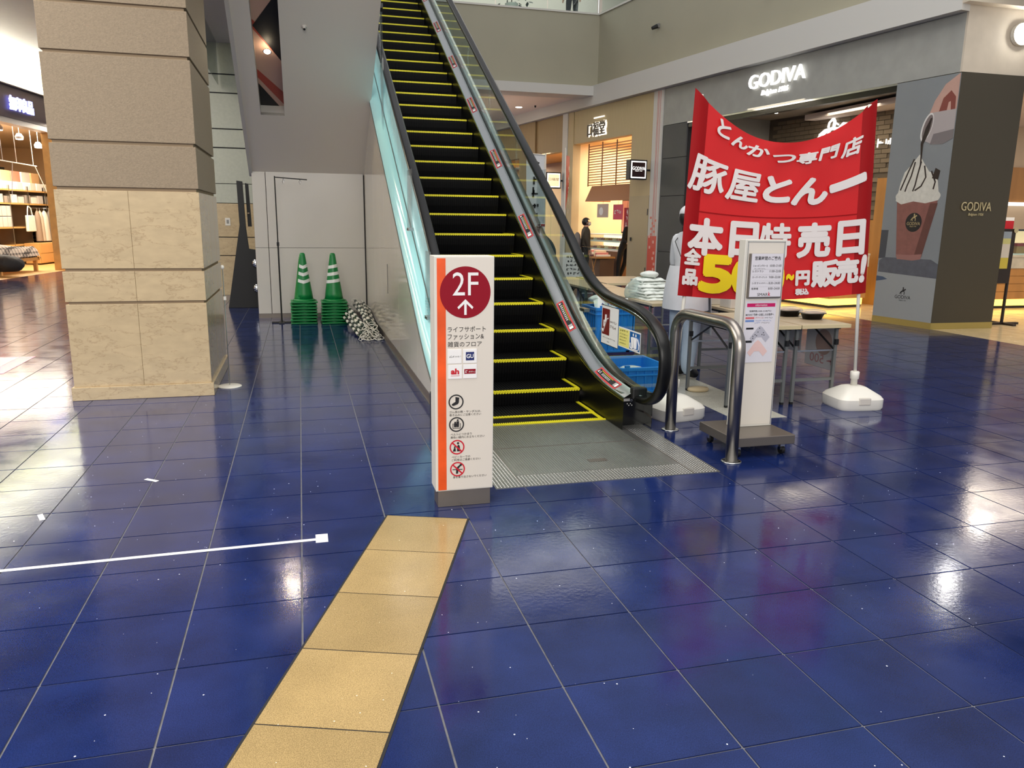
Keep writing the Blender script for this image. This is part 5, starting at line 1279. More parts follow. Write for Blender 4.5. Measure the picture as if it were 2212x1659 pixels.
for a, n_, lab in ((5.0, 1.3, 'lit downlight in the chocolate shop ceiling near the grey wall'), (3.6, 1.2, 'lit downlight in the middle of the chocolate shop ceiling'), (2.2, 1.0, 'lit downlight in the chocolate shop ceiling near the pillar')):
    c = RF(a, n_, 3.6); d = thing('downlight', lab, 'lamp', c); MB().lathe([(.06, -.01), (.06, 0)], c, 16).build('rim', M_wpaint, d); MB().lathe([(.045, -.013), (.045, -.009)], c, 16).build('lens', M_dl, d)
ws = thing('wall_sign', 'white glowing horse and rider emblem with lettering on the brick wall', 'sign', RF(4.2, 1.99, 3))
m = MB(RF)
for pts, w in (([(.40, -.10), (.25, .02), (.05, .06), (-.15, .03), (-.28, .16), (-.38, .13)], .05), ([(.28, -.30), (.30, -.1), (.15, .02)], .035), ([(.10, -.28), (.16, -.1), (.08, .02)], .03), ([(-.20, -.25), (-.12, -.08), (-.08, .02)], .035), ([(0, .06), (-.02, .26), (.03, .36)], .05), ([(-.02, .24), (-.14, .15)], .028), ([(.03, .36), (.14, .24), (.16, .1)], .035), ([(.40, -.10), (.48, -.25)], .03)):
    m.tube([(4.15+x*.85, 1.99, 3.22+y*.62) for x, y in pts], w*.62, 8)
m.build('emblem', M_lit2, ws)
text('lettering', 'GODIVA', RF(5.2, 1.99, 2.55), u_, Z, M_lit2, ws, w=1.9, h=.30, depth=.03); m = MB(); marks(m, RF(3.10, 1.98, 2.82), u_, Z, .36, .16, 2, 3); m.build('lettering', M_lit2, ws)
M_glow = mat('amber_strip', (1, .68, .12, 1), emit=2.6, ecol=(1, .66, .12, 1)); M_marbw = mat('white_marble', rgb(196, 186, 166), .3, noise=.12, nscale=7)
def counter(fr, a0, b0, a1, b1, lab, nm='shop_counter'):
    T = thing(nm, lab, 'counter', fr((a0+a1)/2, (b0+b1)/2, 0))
    MB(fr).box(a0+.08, b0+.08, 0, a1-.0, b1, .05).build('toe_base', M_ink, T)
    MB(fr).box(a0+.06, b0+.06, .05, a1, b1, .17).build('toe_light', M_glow, T)
    z = .17
    for k in range(4): MB(fr).box(a0, b0, z+.003, a1, b1, z+.135).build('wood_board', M_wood, T); z += .138
    MB(fr).box(a0-.01, b0-.01, z, a1, b1, z+.20).build('marble_band', M_marbw, T)
    MB(fr).box(a0-.02, b0-.02, z+.2, a1, b1, z+.235).build('counter_top', M_marbw, T)
    return T, z+.235
ct, zt = counter(RF, 2.55, .65, 4.6, 1.5, 'wooden counter with amber toe light inside the chocolate shop')
for k, (a, n_, w, h, c, lab) in enumerate(((2.75, .85, .22, .18, (226, 210, 170), 'cream gift box on the chocolate counter nearest the pillar'), (2.8, 1.25, .25, .26, (214, 190, 140), 'tan gift box on the chocolate counter'), (3.3, .9, .3, .14, (230, 222, 200), 'low white gift box on the chocolate counter'))):
    T = thing('gift_box', lab, 'box', RF(a, n_, zt)); MB(RF).box(a-w/2, n_-w/2, zt, a+w/2, n_+w/2, zt+h*.7).build('body', mat('gift%d' % k, rgb(*c), .5), T); MB(RF).box(a-w/2-.006, n_-w/2-.006, zt+h*.7, a+w/2+.006, n_+w/2+.006, zt+h).build('lid', mat('gift%d' % k, rgb(*c), .5), T)
nt_ = thing('notice_board', 'small white notice with lines of print beside the pillar in the chocolate shop', 'notice', RF(2.62, .72, zt)); MB(RF).box(2.40, .70, 1.42, 2.95, .72, 1.78).build('sheet', M_print, nt_); MB(RF).tube([(2.65, .72, zt), (2.65, .72, 1.45)], .012, 8).build('stem', M_brass, nt_)
m = MB()
for k in range(3): marks(m, RF(2.92, .695, 1.68-k*.09), u_, Z, (.46, .3, .48)[k], .05, (7, 5, 8)[k], k)
m.build('print', M_ink, nt_)
ct2, z2 = counter(ID, 10.75, 11.2, 14.5, 12.1, 'wooden counter with amber toe light beyond the side of the pillar')
sc_ = thing('display_case', 'lit glass display case with red chocolate boxes beyond the pillar', 'display case', (11.5, 11.8, z2))
MB().box(10.85, 11.3, z2, 14.2, 12.0, z2+.02).build('shelf', M_print, sc_); MB().box(10.85, 11.3, z2+.42, 14.2, 12.0, z2+.45).build('shelf', M_ink, sc_)
MB().box(10.85, 11.28, z2, 14.2, 11.29, z2+.45).build('front_glass', M_clear, sc_)
MB().box(10.85, 11.97, z2+.02, 14.2, 12.0, z2+.42).build('back_panel', mat('case_back', (1, .8, .5, 1), emit=.9, ecol=(1, .72, .4, 1)), sc_)
for k in range(7):
    x = 11.1+k*.42; T = thing('chocolate_box', 'red and gold chocolate box inside the lit display case', 'box', (x, 11.8, z2+.02), group='chocolate boxes in the display case')
    MB().box(x-.14, 11.5, z2+.022, x+.14, 11.8, z2+.15).build('body', mat('choc_gold', rgb(186, 140, 80), .4), T); MB().box(x-.15, 11.49, z2+.15, x+.15, 11.81, z2+.2).build('lid', mat('choc_red', rgb(170, 40, 34), .4), T)
for k in range(3):
    x = 11.2+k*.6; T = thing('gift_box', ('red gift box on the display case nearest the pillar', 'dark gift box on the display case', 'red gift box on the display case at the picture edge')[k], 'box', (x, 11.8, z2+.45)); MB().box(x-.2, 11.6, z2+.451, x+.2, 11.9, z2+.6).build('body', (M_red, M_dgrey, M_red)[k], T); MB().box(x-.2, 11.6, z2+.6, x+.2, 11.9, z2+.66).build('lid', M_print, T)
wx = MB().box(10.3, 13.4, 0, 16, 13.6, 3.5).build('wall_shop_far', mat('cream_wall', rgb(214, 190, 160), .7)); struct(wx, 'cream back wall of the side opening')
MB().box(10.4, 13.33, 1.95, 12.2, 13.4, 2.75).build('wood_panel', M_wood, wx); MB().box(12.21, 13.33, 1.95, 16, 13.4, 2.65).build('wood_panel', M_wood, wx); MB().box(10.4, 13.3, 1.88, 16, 13.4, 1.95).build('strip_light', M_lit2, wx)
# dark menu stand
MS = thing('menu_stand', 'dark brown menu stand with coloured sheets at the right edge', 'menu stand', (10.15, 9.35, 0)); M_dbr = mat('dark_brown', rgb(36, 24, 20), .5)
MB().tube([(10.22, 9.38, .03), (10.22, 9.38, 1.42)], .022, 8).build('post', M_dbr, MS); MB().box(9.85, 9.34, .0, 10.5, 9.4, .03).box(10.19, 9.15, 0, 10.25, 9.6, .03).build('foot', M_dbr, MS)
MB().box(9.78, 9.35, .62, 10.22, 9.38, 1.42).build('board', M_dbr, MS)
for z0, z1, c in ((.84, 1.0, (206, 186, 70)), (1.0, 1.20, (214, 204, 190)), (1.20, 1.28, (206, 200, 130)), (1.28, 1.38, (150, 160, 170))): MB().box(9.86, 9.344, z0, 10.14, 9.35, z1).build('menu_sheet', mat('menu%d' % int(z0*100), rgb(*c), .5), MS)
m = MB(); m.disc((10.2, 9.33, 1.40), X, Z, .04, 20); m.build('medallion', M_goldm, MS)
rl = thing('wall_lamp', 'bright round white lamp on the cream fascia at the right edge', 'lamp', (9.47, 8.98, 3.98)); m = MB(); m.fr = Frame((9.47, 9.06, 3.98), (1, 0, 0), (0, 0, 1), (0, -1, 0)); m.lathe([(.14, 0), (.14, .06)], n=24); m.build('housing', M_wpaint, rl); m = MB(m.fr); m.lathe([(.135, .06), (.11, .10), (.02, .12)], n=24); m.build('globe', mat('globe_glow', (1, .98, .92, 1), emit=60), rl, True)
# ================================================================ RIGHT: SWEETS SHOP AND NEXT ONE
M_beam = mat('beige_ribbed_wall', rgb(186, 168, 130), .6, noise=.06, nscale=8, stretch=(14, 14, .3))
wsx = MB(RF).box(7.335, .0, 3.41, 11.02, .2, 4.215).box(7.335, .0, 0, 8.2, .2, 3.41).box(11.02, -.02, 0, 11.32, .2, 4.215).build('wall_sweets', M_beam); struct(wsx, 'beige ribbed front wall of the sweets shop')
dr = MB(RF).box(7.36, -.012, .01, 8.16, 0, 2.03).build('door_1', mat('beige_door', rgb(176, 160, 128), .55)); struct(dr, 'flush beige service door'); 
m = MB(); m.tube([RF(8.02, -.03, 1.02), RF(8.02, -.03, 1.10)], .02, 8); m.build('door_handle', M_ink, dr)
for z in (.3, 1.6): MB(RF).box(7.37, -.02, z, 7.40, -.01, z+.14).build('hinge', M_dgrey, dr)
M_warm = mat('warm_wall', rgb(232, 204, 164), .6); M_backlit = mat('backlit_letters', (1, 1, 1, 1), emit=1.3, ecol=(1, .93, .8, 1))
for o_, (a0, n0, z0, a1, n1, z1), nm, lab in ((0, (8.2, 3.3, 0, 14, 3.4, 3.6), 'wall_sweets_back', 'warm lit back wall of the sweets shop'), (1, (11.05, .2, 0, 11.15, 3.3, 3.6), 'wall_sweets_side', 'warm lit side wall of the sweets shop'), (2, (8.1, .2, 0, 8.2, 3.3, 3.6), 'wall_sweets_near', 'near side wall of the sweets shop')):
    struct(MB(RF).box(a0, n0, z0, a1, n1, z1).build(nm, M_warm), lab)
struct(MB(RF).box(8.1, .2, 3.5, 14, 3.4, 3.6).build('ceiling_sweets', M_warm), 'ceiling of the sweets shop'); struct(MB(RF).box(8.1, .05, -.02, 14, 3.4, .003).build('floor_sweets', M_shopfl), 'floor of the sweets shop')
area('sweets_shop_light', RF(9.5, 1.7, 3.4), 2.2, 2.2, 190, (1, .84, .64))
SS = thing('shop_sign', 'backlit dark three character sign with halo on the beige wall', 'sign', RF(9.8, 0, 3.5))
text('halo', '口福堂', RF(10.22, -.012, 3.50), u_, Z, M_backlit, SS, w=.90, h=.36, bold=.05); text('lettering', '口福堂', RF(10.20, -.05, 3.52), u_, Z, mat('dark_letter', rgb(70, 60, 48), .5), SS, w=.86, h=.32, bold=.01, depth=.02)
for k in range(6): MB(RF).box(9.45+k*.09, -.03, 3.93, 9.50+k*.09, -.01, 3.96).build('small_letter', M_backlit, SS)
# wooden blind over the opening, hood below
BL = thing('slat_screen', 'wooden slat screen in the upper part of the sweets shop opening', 'screen', RF(9.4, .6, 2.35)); M_slat = mat('slat_wood', rgb(196, 140, 84), .5)
for k in range(16): MB(RF).box(8.25, .30, 2.36+k*.064, 10.72, .32, 2.385+k*.064).build('slat', M_slat, BL)
for a in (8.6, 9.3, 10.0, 10.7): MB(RF).box(a, .28, 2.34, a+.03, .30, 3.41).build('upright', mat('slat_dark', rgb(110, 76, 44), .5), BL)
HD = thing('wooden_hood', 'brown wooden hood above the sweets shop counter', 'hood', RF(9.5, .5, 1.95)); MB(RF).prism([(.06, 1.95), (.09, 1.95), (.28, 2.34), (.25, 2.34)], 'x', 8.22, 10.4).build('front_board', mat('hood_wood', rgb(150, 100, 62), .5), HD); MB(RF).prism([(.06, 1.95), (.25, 2.34), (.8, 2.34), (.8, 1.95)], 'x', 10.4, 10.43).build('end_board', mat('hood_wood', rgb(150, 100, 62), .5), HD)
# display counter with trays of sweets
DC = thing('display_case', 'lit glass case of sweets behind the person in the olive jacket', 'display case', RF(9.6, 1.4, 0))
MB(RF).box(9.1, .35, 0, 10.9, .95, .72).build('body', mat('case_brown', rgb(120, 84, 56), .5), DC); MB(RF).box(9.1, .32, .72, 10.9, .95, .75).build('shelf', M_print, DC); MB(RF).box(9.1, .40, .94, 10.9, .95, .96).build('shelf', M_print, DC); MB(RF).box(9.1, .35, 1.12, 10.9, .95, 1.14).build('top', M_print, DC)
MB(RF).box(9.1, .93, .75, 10.9, .95, 1.12).build('back_light', mat('case_back2', (1, .85, .6, 1), emit=1.6, ecol=(1, .82, .55, 1)), DC); MB(RF).box(9.1, .32, .75, 10.9, .33, 1.12).build('front_glass', M_clear, DC)
cols = [(196, 130, 60), (230, 190, 110), (150, 80, 60), (214, 150, 120), (240, 226, 190)]
for r in range(2):
    for k in range(9):
        a = 9.2+k*.195; z = (.751, .961)[r]; c = cols[(k+r*2) % 5]
        T = thing('sweets_tray', 'tray of wrapped sweets in the lit case', 'tray', RF(a, .6, z), group='sweets trays in the lit case'); MB(RF).box(a-.1,   .42, z, a+.1, .87, z+.02).build('tray', M_print, T)
        m = MB(RF)
        for i in range(2):
            for j in range(3): m.lathe([(.03, 0), (.042, .02), (.03, .045), (.008, .055)], (a-.048+i*.096, 0.49+j*.14, z+.02), 8)
        m.build('sweets', mat('sweet_%d' % ((k+r*2) % 5), rgb(*c), .5), T, True)
# bench with packs in front
DB = thing('sales_table', 'low sales table with crossed legs and sweets packs before the glass case', 'table', RF(9.3, -.05, 0)); MB(RF).box(9.08, -.32, .56, 10.2, .22, .60).build('top', M_wood, DB)
for a in (9.15, 9.9): MB(RF).tube([(a, -.28, .57), (a+.25, -.28, 0)], .012, 6).tube([(a+.25, -.27, .57), (a, -.27, 0)], .012, 6).build('crossed_legs', M_wood, DB)
MB(RF).box(9.1, -.2, .02, 9.55, .2, .54).build('brown_front', mat('bench_brown', rgb(96, 70, 50), .6), DB)
for k in range(10): 
    a = 9.15+k*.105; tag(MB(RF).box(a-.045, -.27+.03*(k % 3), .601, a+.045, .1, .65+.05*((k*7) % 3)).build('sweets_pack', mat('pack_%d' % (k % 4), rgb(*((236, 226, 210), (206, 130, 120), (240, 230, 190), (110, 70, 80))[k % 4]), .5), bevel=.01), 'sweets pack laid out on the low sales table', 'pack', 'sweets packs on the low sales table')
# hanging posters
for k, (a0, z0, a1, z1, c, lab) in enumerate(((9.85, 1.55, 9.30, 1.88, (190, 170, 160), 'pale photo poster hanging in the sweets shop'), (9.15, 1.50, 8.70, 1.86, (206, 70, 96), 'pink poster hanging in the sweets shop'), (8.72, 1.28, 8.45, 1.78, (150, 44, 60), 'tall dark red paper with writing in the sweets shop'))):
    T = thing('hanging_poster', lab, 'poster', RF((a0+a1)/2, .5, z0)); n_ = .10+.05*k
    MB(RF).box(a1, n_, z0, a0, n_+.006, z1).build('sheet', mat('hang%d' % k, rgb(*c), .6), T); MB(RF).tube([((a0+a1)/2, n_, z1), ((a0+a1)/2, n_+.02, 1.97)], .003, 5).build('cord', M_ink, T)
    if k == 0: m = MB(); m.disc(RF(9.65, n_-.002, 1.7), RF.ex, Z, .1, 20); m.build('food_picture', M_print, T)
    if k == 1: m = MB(); marks(m, RF(9.1, n_-.004, 1.62), u_, Z, .34, .12, 3, 4); m.build('print', M_print, T)
    if k == 2:
        m = MB()
        for i in range(3): marks(m, RF(8.66, n_-.004, 1.62-i*.14), u_, Z, .13, .12, 1, i+5)
        m.build('print', M_print, T)
WP = thing('framed_poster', 'pink poster with a red flower in a dark frame on the sweets shop wall', 'poster', RF(9.2, .99, 1.2)); MB(RF).box(8.3, .98, 1.16, 10.1, 1.0, 2.02).build('frame', M_ink, WP); MB(RF).box(8.34, .97, 1.20, 10.06, .98, 1.98).build('sheet', mat('pink_paper', rgb(236, 180, 160), .6), WP); m = MB(); m.disc(RF(9.5, .965, 1.42), RF.ex, Z, .09, 12); m.build('flower', M_red, WP)
# projecting light boxes
def lightbox(a, z, w, h, fm, lab, body, tm, out=.16, sub=None):
    T = thing('projecting_sign', lab, 'sign', RF(a, -.3, z)); c = RF(a, -.42, z+h/2)
    v = Vector((-c.x, -c.y, 0)).normalized(); u = Vector((RF.ey.x, RF.ey.y, 0)); n = RF.ex*-1
    fr = Frame(RF(a, -.02-w-.1, z), RF.ey, -RF.ex, Z)
    MB(fr).box(0, -out/2, 0, w, out/2, h).build('case', M_ink, T, bevel=.004); MB(fr).box(.03, out/2, .03, w-.03, out/2+.004, h-.03).build('lit_border', M_lit3, T); MB(fr).box(.055, out/2+.004, .055, w-.055, out/2+.007, h-.055).build('face', fm, T)
    MB(fr).box(w, -.02, h*.45, w+.12, .02, h*.55).build('arm', M_ink, T)
    text('lettering', body, fr(w*.14, out/2+.010, h*.48), RF.ey, Z, tm, T, w=w*.72, h=h*.17)
    if sub: text('lettering', sub, fr(w*.3, out/2+.010, h*.40), RF.ey, Z, tm, T, w=w*.4, h=h*.06)
M_lit3 = mat('lit_border', (1, .97, .92, 1), emit=1.6)
lightbox(7.4, 2.36, .44, .42, mat('dark_red_face', rgb(40, 10, 14), .4), 'square dark projecting sign with white border reading GODIVA', 'GODIVA', M_lit3, sub='Belgium 1926')
lightbox(11.55, 2.30, .44, .42, mat('cream_face_lit', (1, .85, .55, 1), emit=.8, ecol=(1, .8, .48, 1)), 'square cream projecting sign with dark characters beside the red flag', '口福堂', M_ink)
# next shop along: timber wall, dark opening, warm interior
area('under_ceiling_fill', RF(15.5, -1.9, 3.0), 9, .25, 34, (1, .80, .62), (math.pi, 0, math.pi/2+_a))  # added upward fill, no fixture; brightens the ceiling below the upper floor
ws3 = MB(RF).box(11.6, 0, 3.28, 13.3, .2, 4.215).box(13.3, -.05, 0, 14.4, .3, 4.215).box(14.4, 0, 3.28, 24, .2, 4.215).build('wall_next', mat('timber_wall', rgb(146, 122, 84), .6, noise=.08, nscale=6, stretch=(8, 8, .3))); struct(ws3, 'timber coloured front wall of the farther shop')
struct(MB(RF).box(11.32, -.04, 0, 11.6, .2, 4.215).build('wall_pier', M_band), 'white pier beside the red flag')
struct(MB(RF).box(11.2, 2.5, 0, 26, 2.6, 3.6).build('wall_next_back', M_warm), 'warm back wall of the farther shop'); struct(MB(RF).box(11.2, .2, 3.4, 26, 2.5, 3.5).build('ceiling_next', mat('amber_ceiling', rgb(206, 150, 80), .7)), 'ceiling of the farther shop')
area('farther_shop_light', RF(13, 1.4, 3.3), 3, 1.6, 220, (1, .84, .64)); area('farthest_shop_light', RF(19, 1.2, 3.3), 6, 1.6, 260, (1, .84, .64))
for k in range(5):
    a = 11.9+k*.55; T = thing('stock_shelf', 'shelf bay of goods in the farther shop behind the escalator glass', 'shelf', RF(a, 2.2, 0), group='shelf bays of the farther shop')
    MB(RF).box(a-.26, 2.46, 0, a+.26, 2.5, 2.0).build('back', M_warm, T)
    for z in (.4, .8, 1.2, 1.6): MB(RF).box(a-.26, 2.15, z, a+.26, 2.46, z+.025).build('board', M_wood, T); MB(RF).box(a-.2, 2.2, z+.025, a+.2, 2.4, z+.2).build('goods', mat('goods_%d' % (int(z*10+k) % 3), rgb(*((220, 200, 170), (200, 160, 130), (190, 190, 186))[int(z*10+k) % 3]), .6), T)
# red upright flag and white notice
NF = thing('upright_flag', 'narrow red upright flag with white characters on a white pole', 'flag', (5.66, 16.6, 0)); MB().tube([(5.66, 16.6, .03), (5.64, 16.6, 3.0)], .014, 8).build('pole', M_tank, NF); MB().lathe([(.2, 0), (.2, .06), (.05, .12)], (5.66, 16.6, 0), 20).build('base', M_tank, NF)
m = MB(); m.grid(lambda u, v: (5.66+.17*u*(.5+.5*math.cos(2.2*(1-v)))+.0, 16.6+.25*u+.03*math.sin(8*v), 1.1+1.75*v), 6, 24); m.build('cloth', mat('flag_red', rgb(196, 16, 36), .5), NF, True)
m = MB()
for i in range(6): marks(m, (5.70, 16.57, 2.5-i*.23), Vector((.45, .89, 0)), Z, .17, .17, 1, i+2)
m.build('characters', M_print, NF)
NB = thing('notice_board', 'white notice with black print at the foot of the red flag', 'notice', (5.7, 16.3, 0)); MB().box(5.5, 16.2, .22, 5.98, 16.22, .78).build('sheet', M_print, NB); MB().box(5.55, 16.22, 0, 5.6, 16.3, .3).box(5.88, 16.22, 0, 5.93, 16.3, .3).build('leg', M_ink, NB)
m = MB()
for k in range(5): marks(m, (5.57, 16.19, .66-k*.09), X, Z, .34, .06, 4, k+1)
m.build('print', M_ink, NB)
WFL = thing('upright_flag', 'white upright flag with black brush characters seen through the escalator glass', 'flag', (4.75, 15.2, 0)); MB().tube([(4.75, 15.2, .03), (4.75, 15.2, 2.75)], .014, 8).tube([(4.75, 15.2, 2.72), (4.35, 15.2, 2.74)], .01, 6).build('pole', M_tank, WFL); MB().lathe([(.2, 0), (.2, .06), (.05, .12)], (4.75, 15.2, 0), 20).build('base', M_tank, WFL)
m = MB(); m.grid(lambda u, v: (4.36+.38*u, 15.2+.02*math.sin(9*v), 1.0+1.72*v), 5, 18); m.build('cloth', M_wc, WFL, True)
m = MB()
for i in range(6): marks(m, (4.44, 15.16, 2.4-i*.25), X, Z, .2, .2, 1, i+20)
m.build('characters', M_ink, WFL)
GT = thing('goods_table', 'table of folded goods behind the escalator glass beside the bending person', 'table', (4.5, 16.0, 0)); MB().box(3.9, 15.5, .8, 4.9, 16.4, .84).build('top', M_print, GT)
for x in (3.95, 4.85):
    for y in (15.55, 16.35): MB().box(x-.02, y-.02, 0, x+.02, y+.02, .8).build('leg', M_steel, GT)
for k in range(5): tag(MB().box(3.98+k*.18, 15.6, .841, 4.12+k*.18, 16.2, .90+.03*(k % 3)).build('folded_goods', (M_wc, M_grey, M_cream)[k % 3], bevel=.012), 'folded goods laid in a row on the goods table', 'goods', 'folded goods on the goods table')
# ================================================================ LEFT: HOUSEHOLD SHOP
M_brown = mat('brown_fascia', rgb(62, 36, 34), .5); M_lwood = mat('oak', rgb(206, 160, 96), .5, noise=.1, nscale=6)
ul = LF.ex
wl2 = MB(LF).box(-14, 0, 3.62, 14, .3, 4.34).build('wall_left', M_brown); struct(wl2, 'dark brown fascia of the household shop')
MB(LF).box(-14, .02, 3.50, 14, .3, 3.62).build('fascia_soffit', M_cream, wl2)
cv = MB(LF).box(-14, .25, 4.34, 14, .4, 4.98).build('trim_6', mat('cove_yellow', rgb(226, 228, 176), .6)); struct(cv, 'lit cove above the brown fascia')
area('cove_light', LF(-1, .10, 4.40), 22, .2, 1100, (1, .96, .84), (math.pi, 0, math.pi/2-_b))
MB(LF).box(-14, -.05, 4.34, 14, .25, 4.37).build('cove_shelf', M_brown, cv)
HS = thing('shop_sign', 'blue-white lit four character sign on the dark brown fascia', 'sign', LF(1.8, 0, 3.8)); text('lettering', '無印良品', LF(1.25, -.03, 3.80), ul, Z, mat('blue_lit', (.35, .4, 1, 1), emit=3.0, ecol=(.38, .42, 1, 1)), HS, w=1.15, h=.33, bold=.03, depth=.03)
wfl = MB(LF).box(-14, .0, -.03, 14, 9, .003).build('floor_left', M_lwood); struct(wfl, 'oak floor of the household shop')
struct(MB(LF).box(-14, 8.9, 0, 14, 9, 4).build('wall_left_back', M_warm), 'warm back wall of the household shop'); struct(MB(LF).box(-14, .3, 3.9, 14, 9, 4).build('ceiling_left', mat('shop_ceiling2', rgb(216, 200, 178), .8)), 'ceiling of the household shop')
struct(MB(LF).box(3.45, -.03, 0, 3.75, .3, 3.5).build('trim_7', M_lwood), 'oak door post of the household shop'); struct(MB(LF).box(14, 0, 0, 14.2, 9, 5).build('wall_left_end', M_warm), 'end wall of the household shop')
area('household_shop_light', LF(4.5, 2.2, 3.7), 6, 3, 850, (1, .87, .70))
struct(MB(LF).box(3.76, 0, 0, 14, .2, 3.5).build('wall_left_far', M_cream), 'cream wall beyond the household shop door')
# wall of shelves standing across the view
SH = thing('storage_shelf', 'oak and steel shelf unit with boxes in the household shop', 'shelf', LF(6, 2.4, 0))
for a in (4.2, 5.3, 6.4, 7.5, 8.4): MB(LF).box(a, 2.1, 0, a+.04, 2.6, 2.25).build('upright', M_steel, SH)
for z in (.55, 1.05, 1.72, 2.1): MB(LF).box(4.2, 2.1, z, 8.44, 2.6, z+.04).build('board', M_lwood, SH)
for k in range(9): MB(LF).box(6.5, 2.56, .65+k*.115, 8.4, 2.6, .70+k*.115).build('back_slat', M_lwood, SH)
MB(LF).box(6.45, 2.15, 1.62, 8.4, 2.18, 1.65).build('hanging_rail', M_steel, SH)
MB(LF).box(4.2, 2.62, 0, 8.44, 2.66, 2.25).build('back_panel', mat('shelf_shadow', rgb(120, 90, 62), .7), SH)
for k in range(10):
    a = 4.32+k*.40; c = ((226, 222, 212), (200, 196, 190), (150, 140, 130))[k % 3]
    tag(MB(LF).box(a, 2.15, 1.762, a+.33, 2.55, 1.95+.05*(k % 2)).build('storage_box', mat('sbox%d' % (k % 3), rgb(*c), .6), bevel=.01), 'storage box on the upper board of the household shelf', 'box', 'storage boxes on the household shelf')
    tag(MB(LF).box(a, 2.15, 2.142, a+.34, 2.55, 2.36).build('storage_box', M_print if k % 2 else M_cream, bevel=.01), 'white storage box on top of the household shelf', 'box', 'white boxes on top of the household shelf')
for k in range(8):
    a = 4.30+(k % 4)*.27; z = 1.092+(k//4)*.30
    tag(MB(LF).box(a, 2.12, z, a+.25, 2.55, z+.285).build('drawer_box', mat('clear_drawer', rgb(206, 204, 202), .4), bevel=.01), 'translucent drawer box stacked on the household shelf', 'drawer box', 'drawer boxes on the household shelf')
DW = thing('drawer_chest', 'low oak chest of two wide drawers in the household shop', 'chest', LF(6.8, 1.9, 0)); MB(LF).box(5.75, 1.65, .04, 7.75, 2.06, .62).build('carcass', M_lwood, DW)
for z in (.06, .34): MB(LF).box(5.78, 1.63, z, 7.72, 1.65, z+.26).build('drawer_front', mat('oak_front', rgb(214, 166, 104), .45), DW)
# tote bag, hanging clothes
TB = thing('tote_bag', 'cream canvas tote bag hanging on the shelf rail', 'bag', LF(6.2, 2.0, 1.1)); MB(LF).prism([(5.95, .95), (6.45, .95), (6.42, 1.42), (5.98, 1.42)], 'y', 1.98, 2.06).build('bag', M_bag, TB, bevel=.02); MB(LF).tube([(6.05, 2.02, 1.42), (6.1, 2.02, 1.62), (6.2, 2.05, 1.68), (6.3, 2.02, 1.62), (6.35, 2.02, 1.42)], .016, 6).build('handle', M_bag, TB)
for k, (a, c, w, zz_) in enumerate(((6.62, (150, 130, 112), .13, .66), (6.80, (196, 180, 160), .12, .66), (7.08, (224, 218, 206), .2, .66), (7.40, (120, 112, 104), .13, .66))):
    T = thing('hanging_garment', ('brown garment hanging in the household shop', 'beige garment hanging in the household shop', 'long white shirt hanging in the household shop', 'grey garment hanging nearest the door post')[k], 'garment', LF(a, 1.95, zz_))
    m = MB(LF); n = 14; vs = []
    for z, r in ((zz_, 1.1), (1.0, 1.0), (1.35, .9), (1.5, .55), (1.56, .2)):
        for i in range(n): t = 2*math.pi*i/n; vs.append((a+w*r*math.cos(t)*(1+.1*math.sin(5*t)), 2.0+.08*r*math.sin(t), z))
    m.add(vs, [(i*n+j, i*n+(j+1) % n, (i+1)*n+(j+1) % n, (i+1)*n+j) for i in range(4) for j in range(n)]); m.build('cloth', mat('garment%d' % k, rgb(*c), .8), T, True); MB(LF).tube([(a, 2.0, 1.55), (a, 2.0, 1.64)], .006, 5).build('hanger', M_steel, T)
# bed with a checked cover
BE = thing('bed', 'bed with a checked cover at the front of the household shop', 'bed', LF(2.6, .95, 0))
MB(LF).box(1.2, .55, .28, 3.2, 1.5, .36).build('frame', M_lwood, BE)
for a in (1.3, 3.1):
    for n_ in (.62, 1.42): MB(LF).box(a-.04, n_-.04, 0, a+.04, n_+.04, .28).build('leg', M_lwood, BE)
def plaid():
    m = mat('plaid', rgb(150, 138, 128), .8); nt = m.node_tree; b = nt.nodes['Principled BSDF']; g_ = nt.nodes.new('ShaderNodeNewGeometry'); s_ = nt.nodes.new('ShaderNodeSeparateXYZ'); nt.links.new(g_.outputs['Position'], s_.inputs[0])
    last = None
    for ax, fq in (('X', 42), ('Y', 42), ('Z', 42)):
        mu = nt.nodes.new('ShaderNodeMath'); mu.operation = 'MULTIPLY'; mu.inputs[1].default_value = fq; nt.links.new(s_.outputs[ax], mu.inputs[0])
        sn = nt.nodes.new('ShaderNodeMath'); sn.operation = 'SINE'; nt.links.new(mu.outputs[0], sn.inputs[0]); gt = nt.nodes.new('ShaderNodeMath'); gt.operation = 'GREATER_THAN'; gt.inputs[1].default_value = .55; nt.links.new(sn.outputs[0], gt.inputs[0])
        if last is None: last = gt
        else:
            ad = nt.nodes.new('ShaderNodeMath'); ad.operation = 'ADD'; nt.links.new(last.outputs[0], ad.inputs[0]); nt.links.new(gt.outputs[0], ad.inputs[1]); last = ad
    rp = nt.nodes.new('ShaderNodeValToRGB'); rp.color_ramp.elements[0].color = rgb(206, 192, 178); rp.color_ramp.elements[1].color = rgb(58, 52, 50); dv = nt.nodes.new('ShaderNodeMath'); dv.operation = 'DIVIDE'; dv.inputs[1].default_value = 2; nt.links.new(last.outputs[0], dv.inputs[0]); nt.links.new(dv.outputs[0], rp.inputs[0]); nt.links.new(rp.outputs[0], b.inputs['Base Color']); return m
m = MB(LF); m.grid(lambda u, v: (1.15+2.1*u, .5+1.05*v, .66+.05*math.sin(6*u)*math.sin(4*v)-.26*max(0, (.12-v)/.12)**2-.22*max(0, (u-.92)/.08)**2), 24, 16); m.box(1.2, .58, .36, 3.15, 1.48, .56); m.build('checked_cover', plaid(), BE, True)
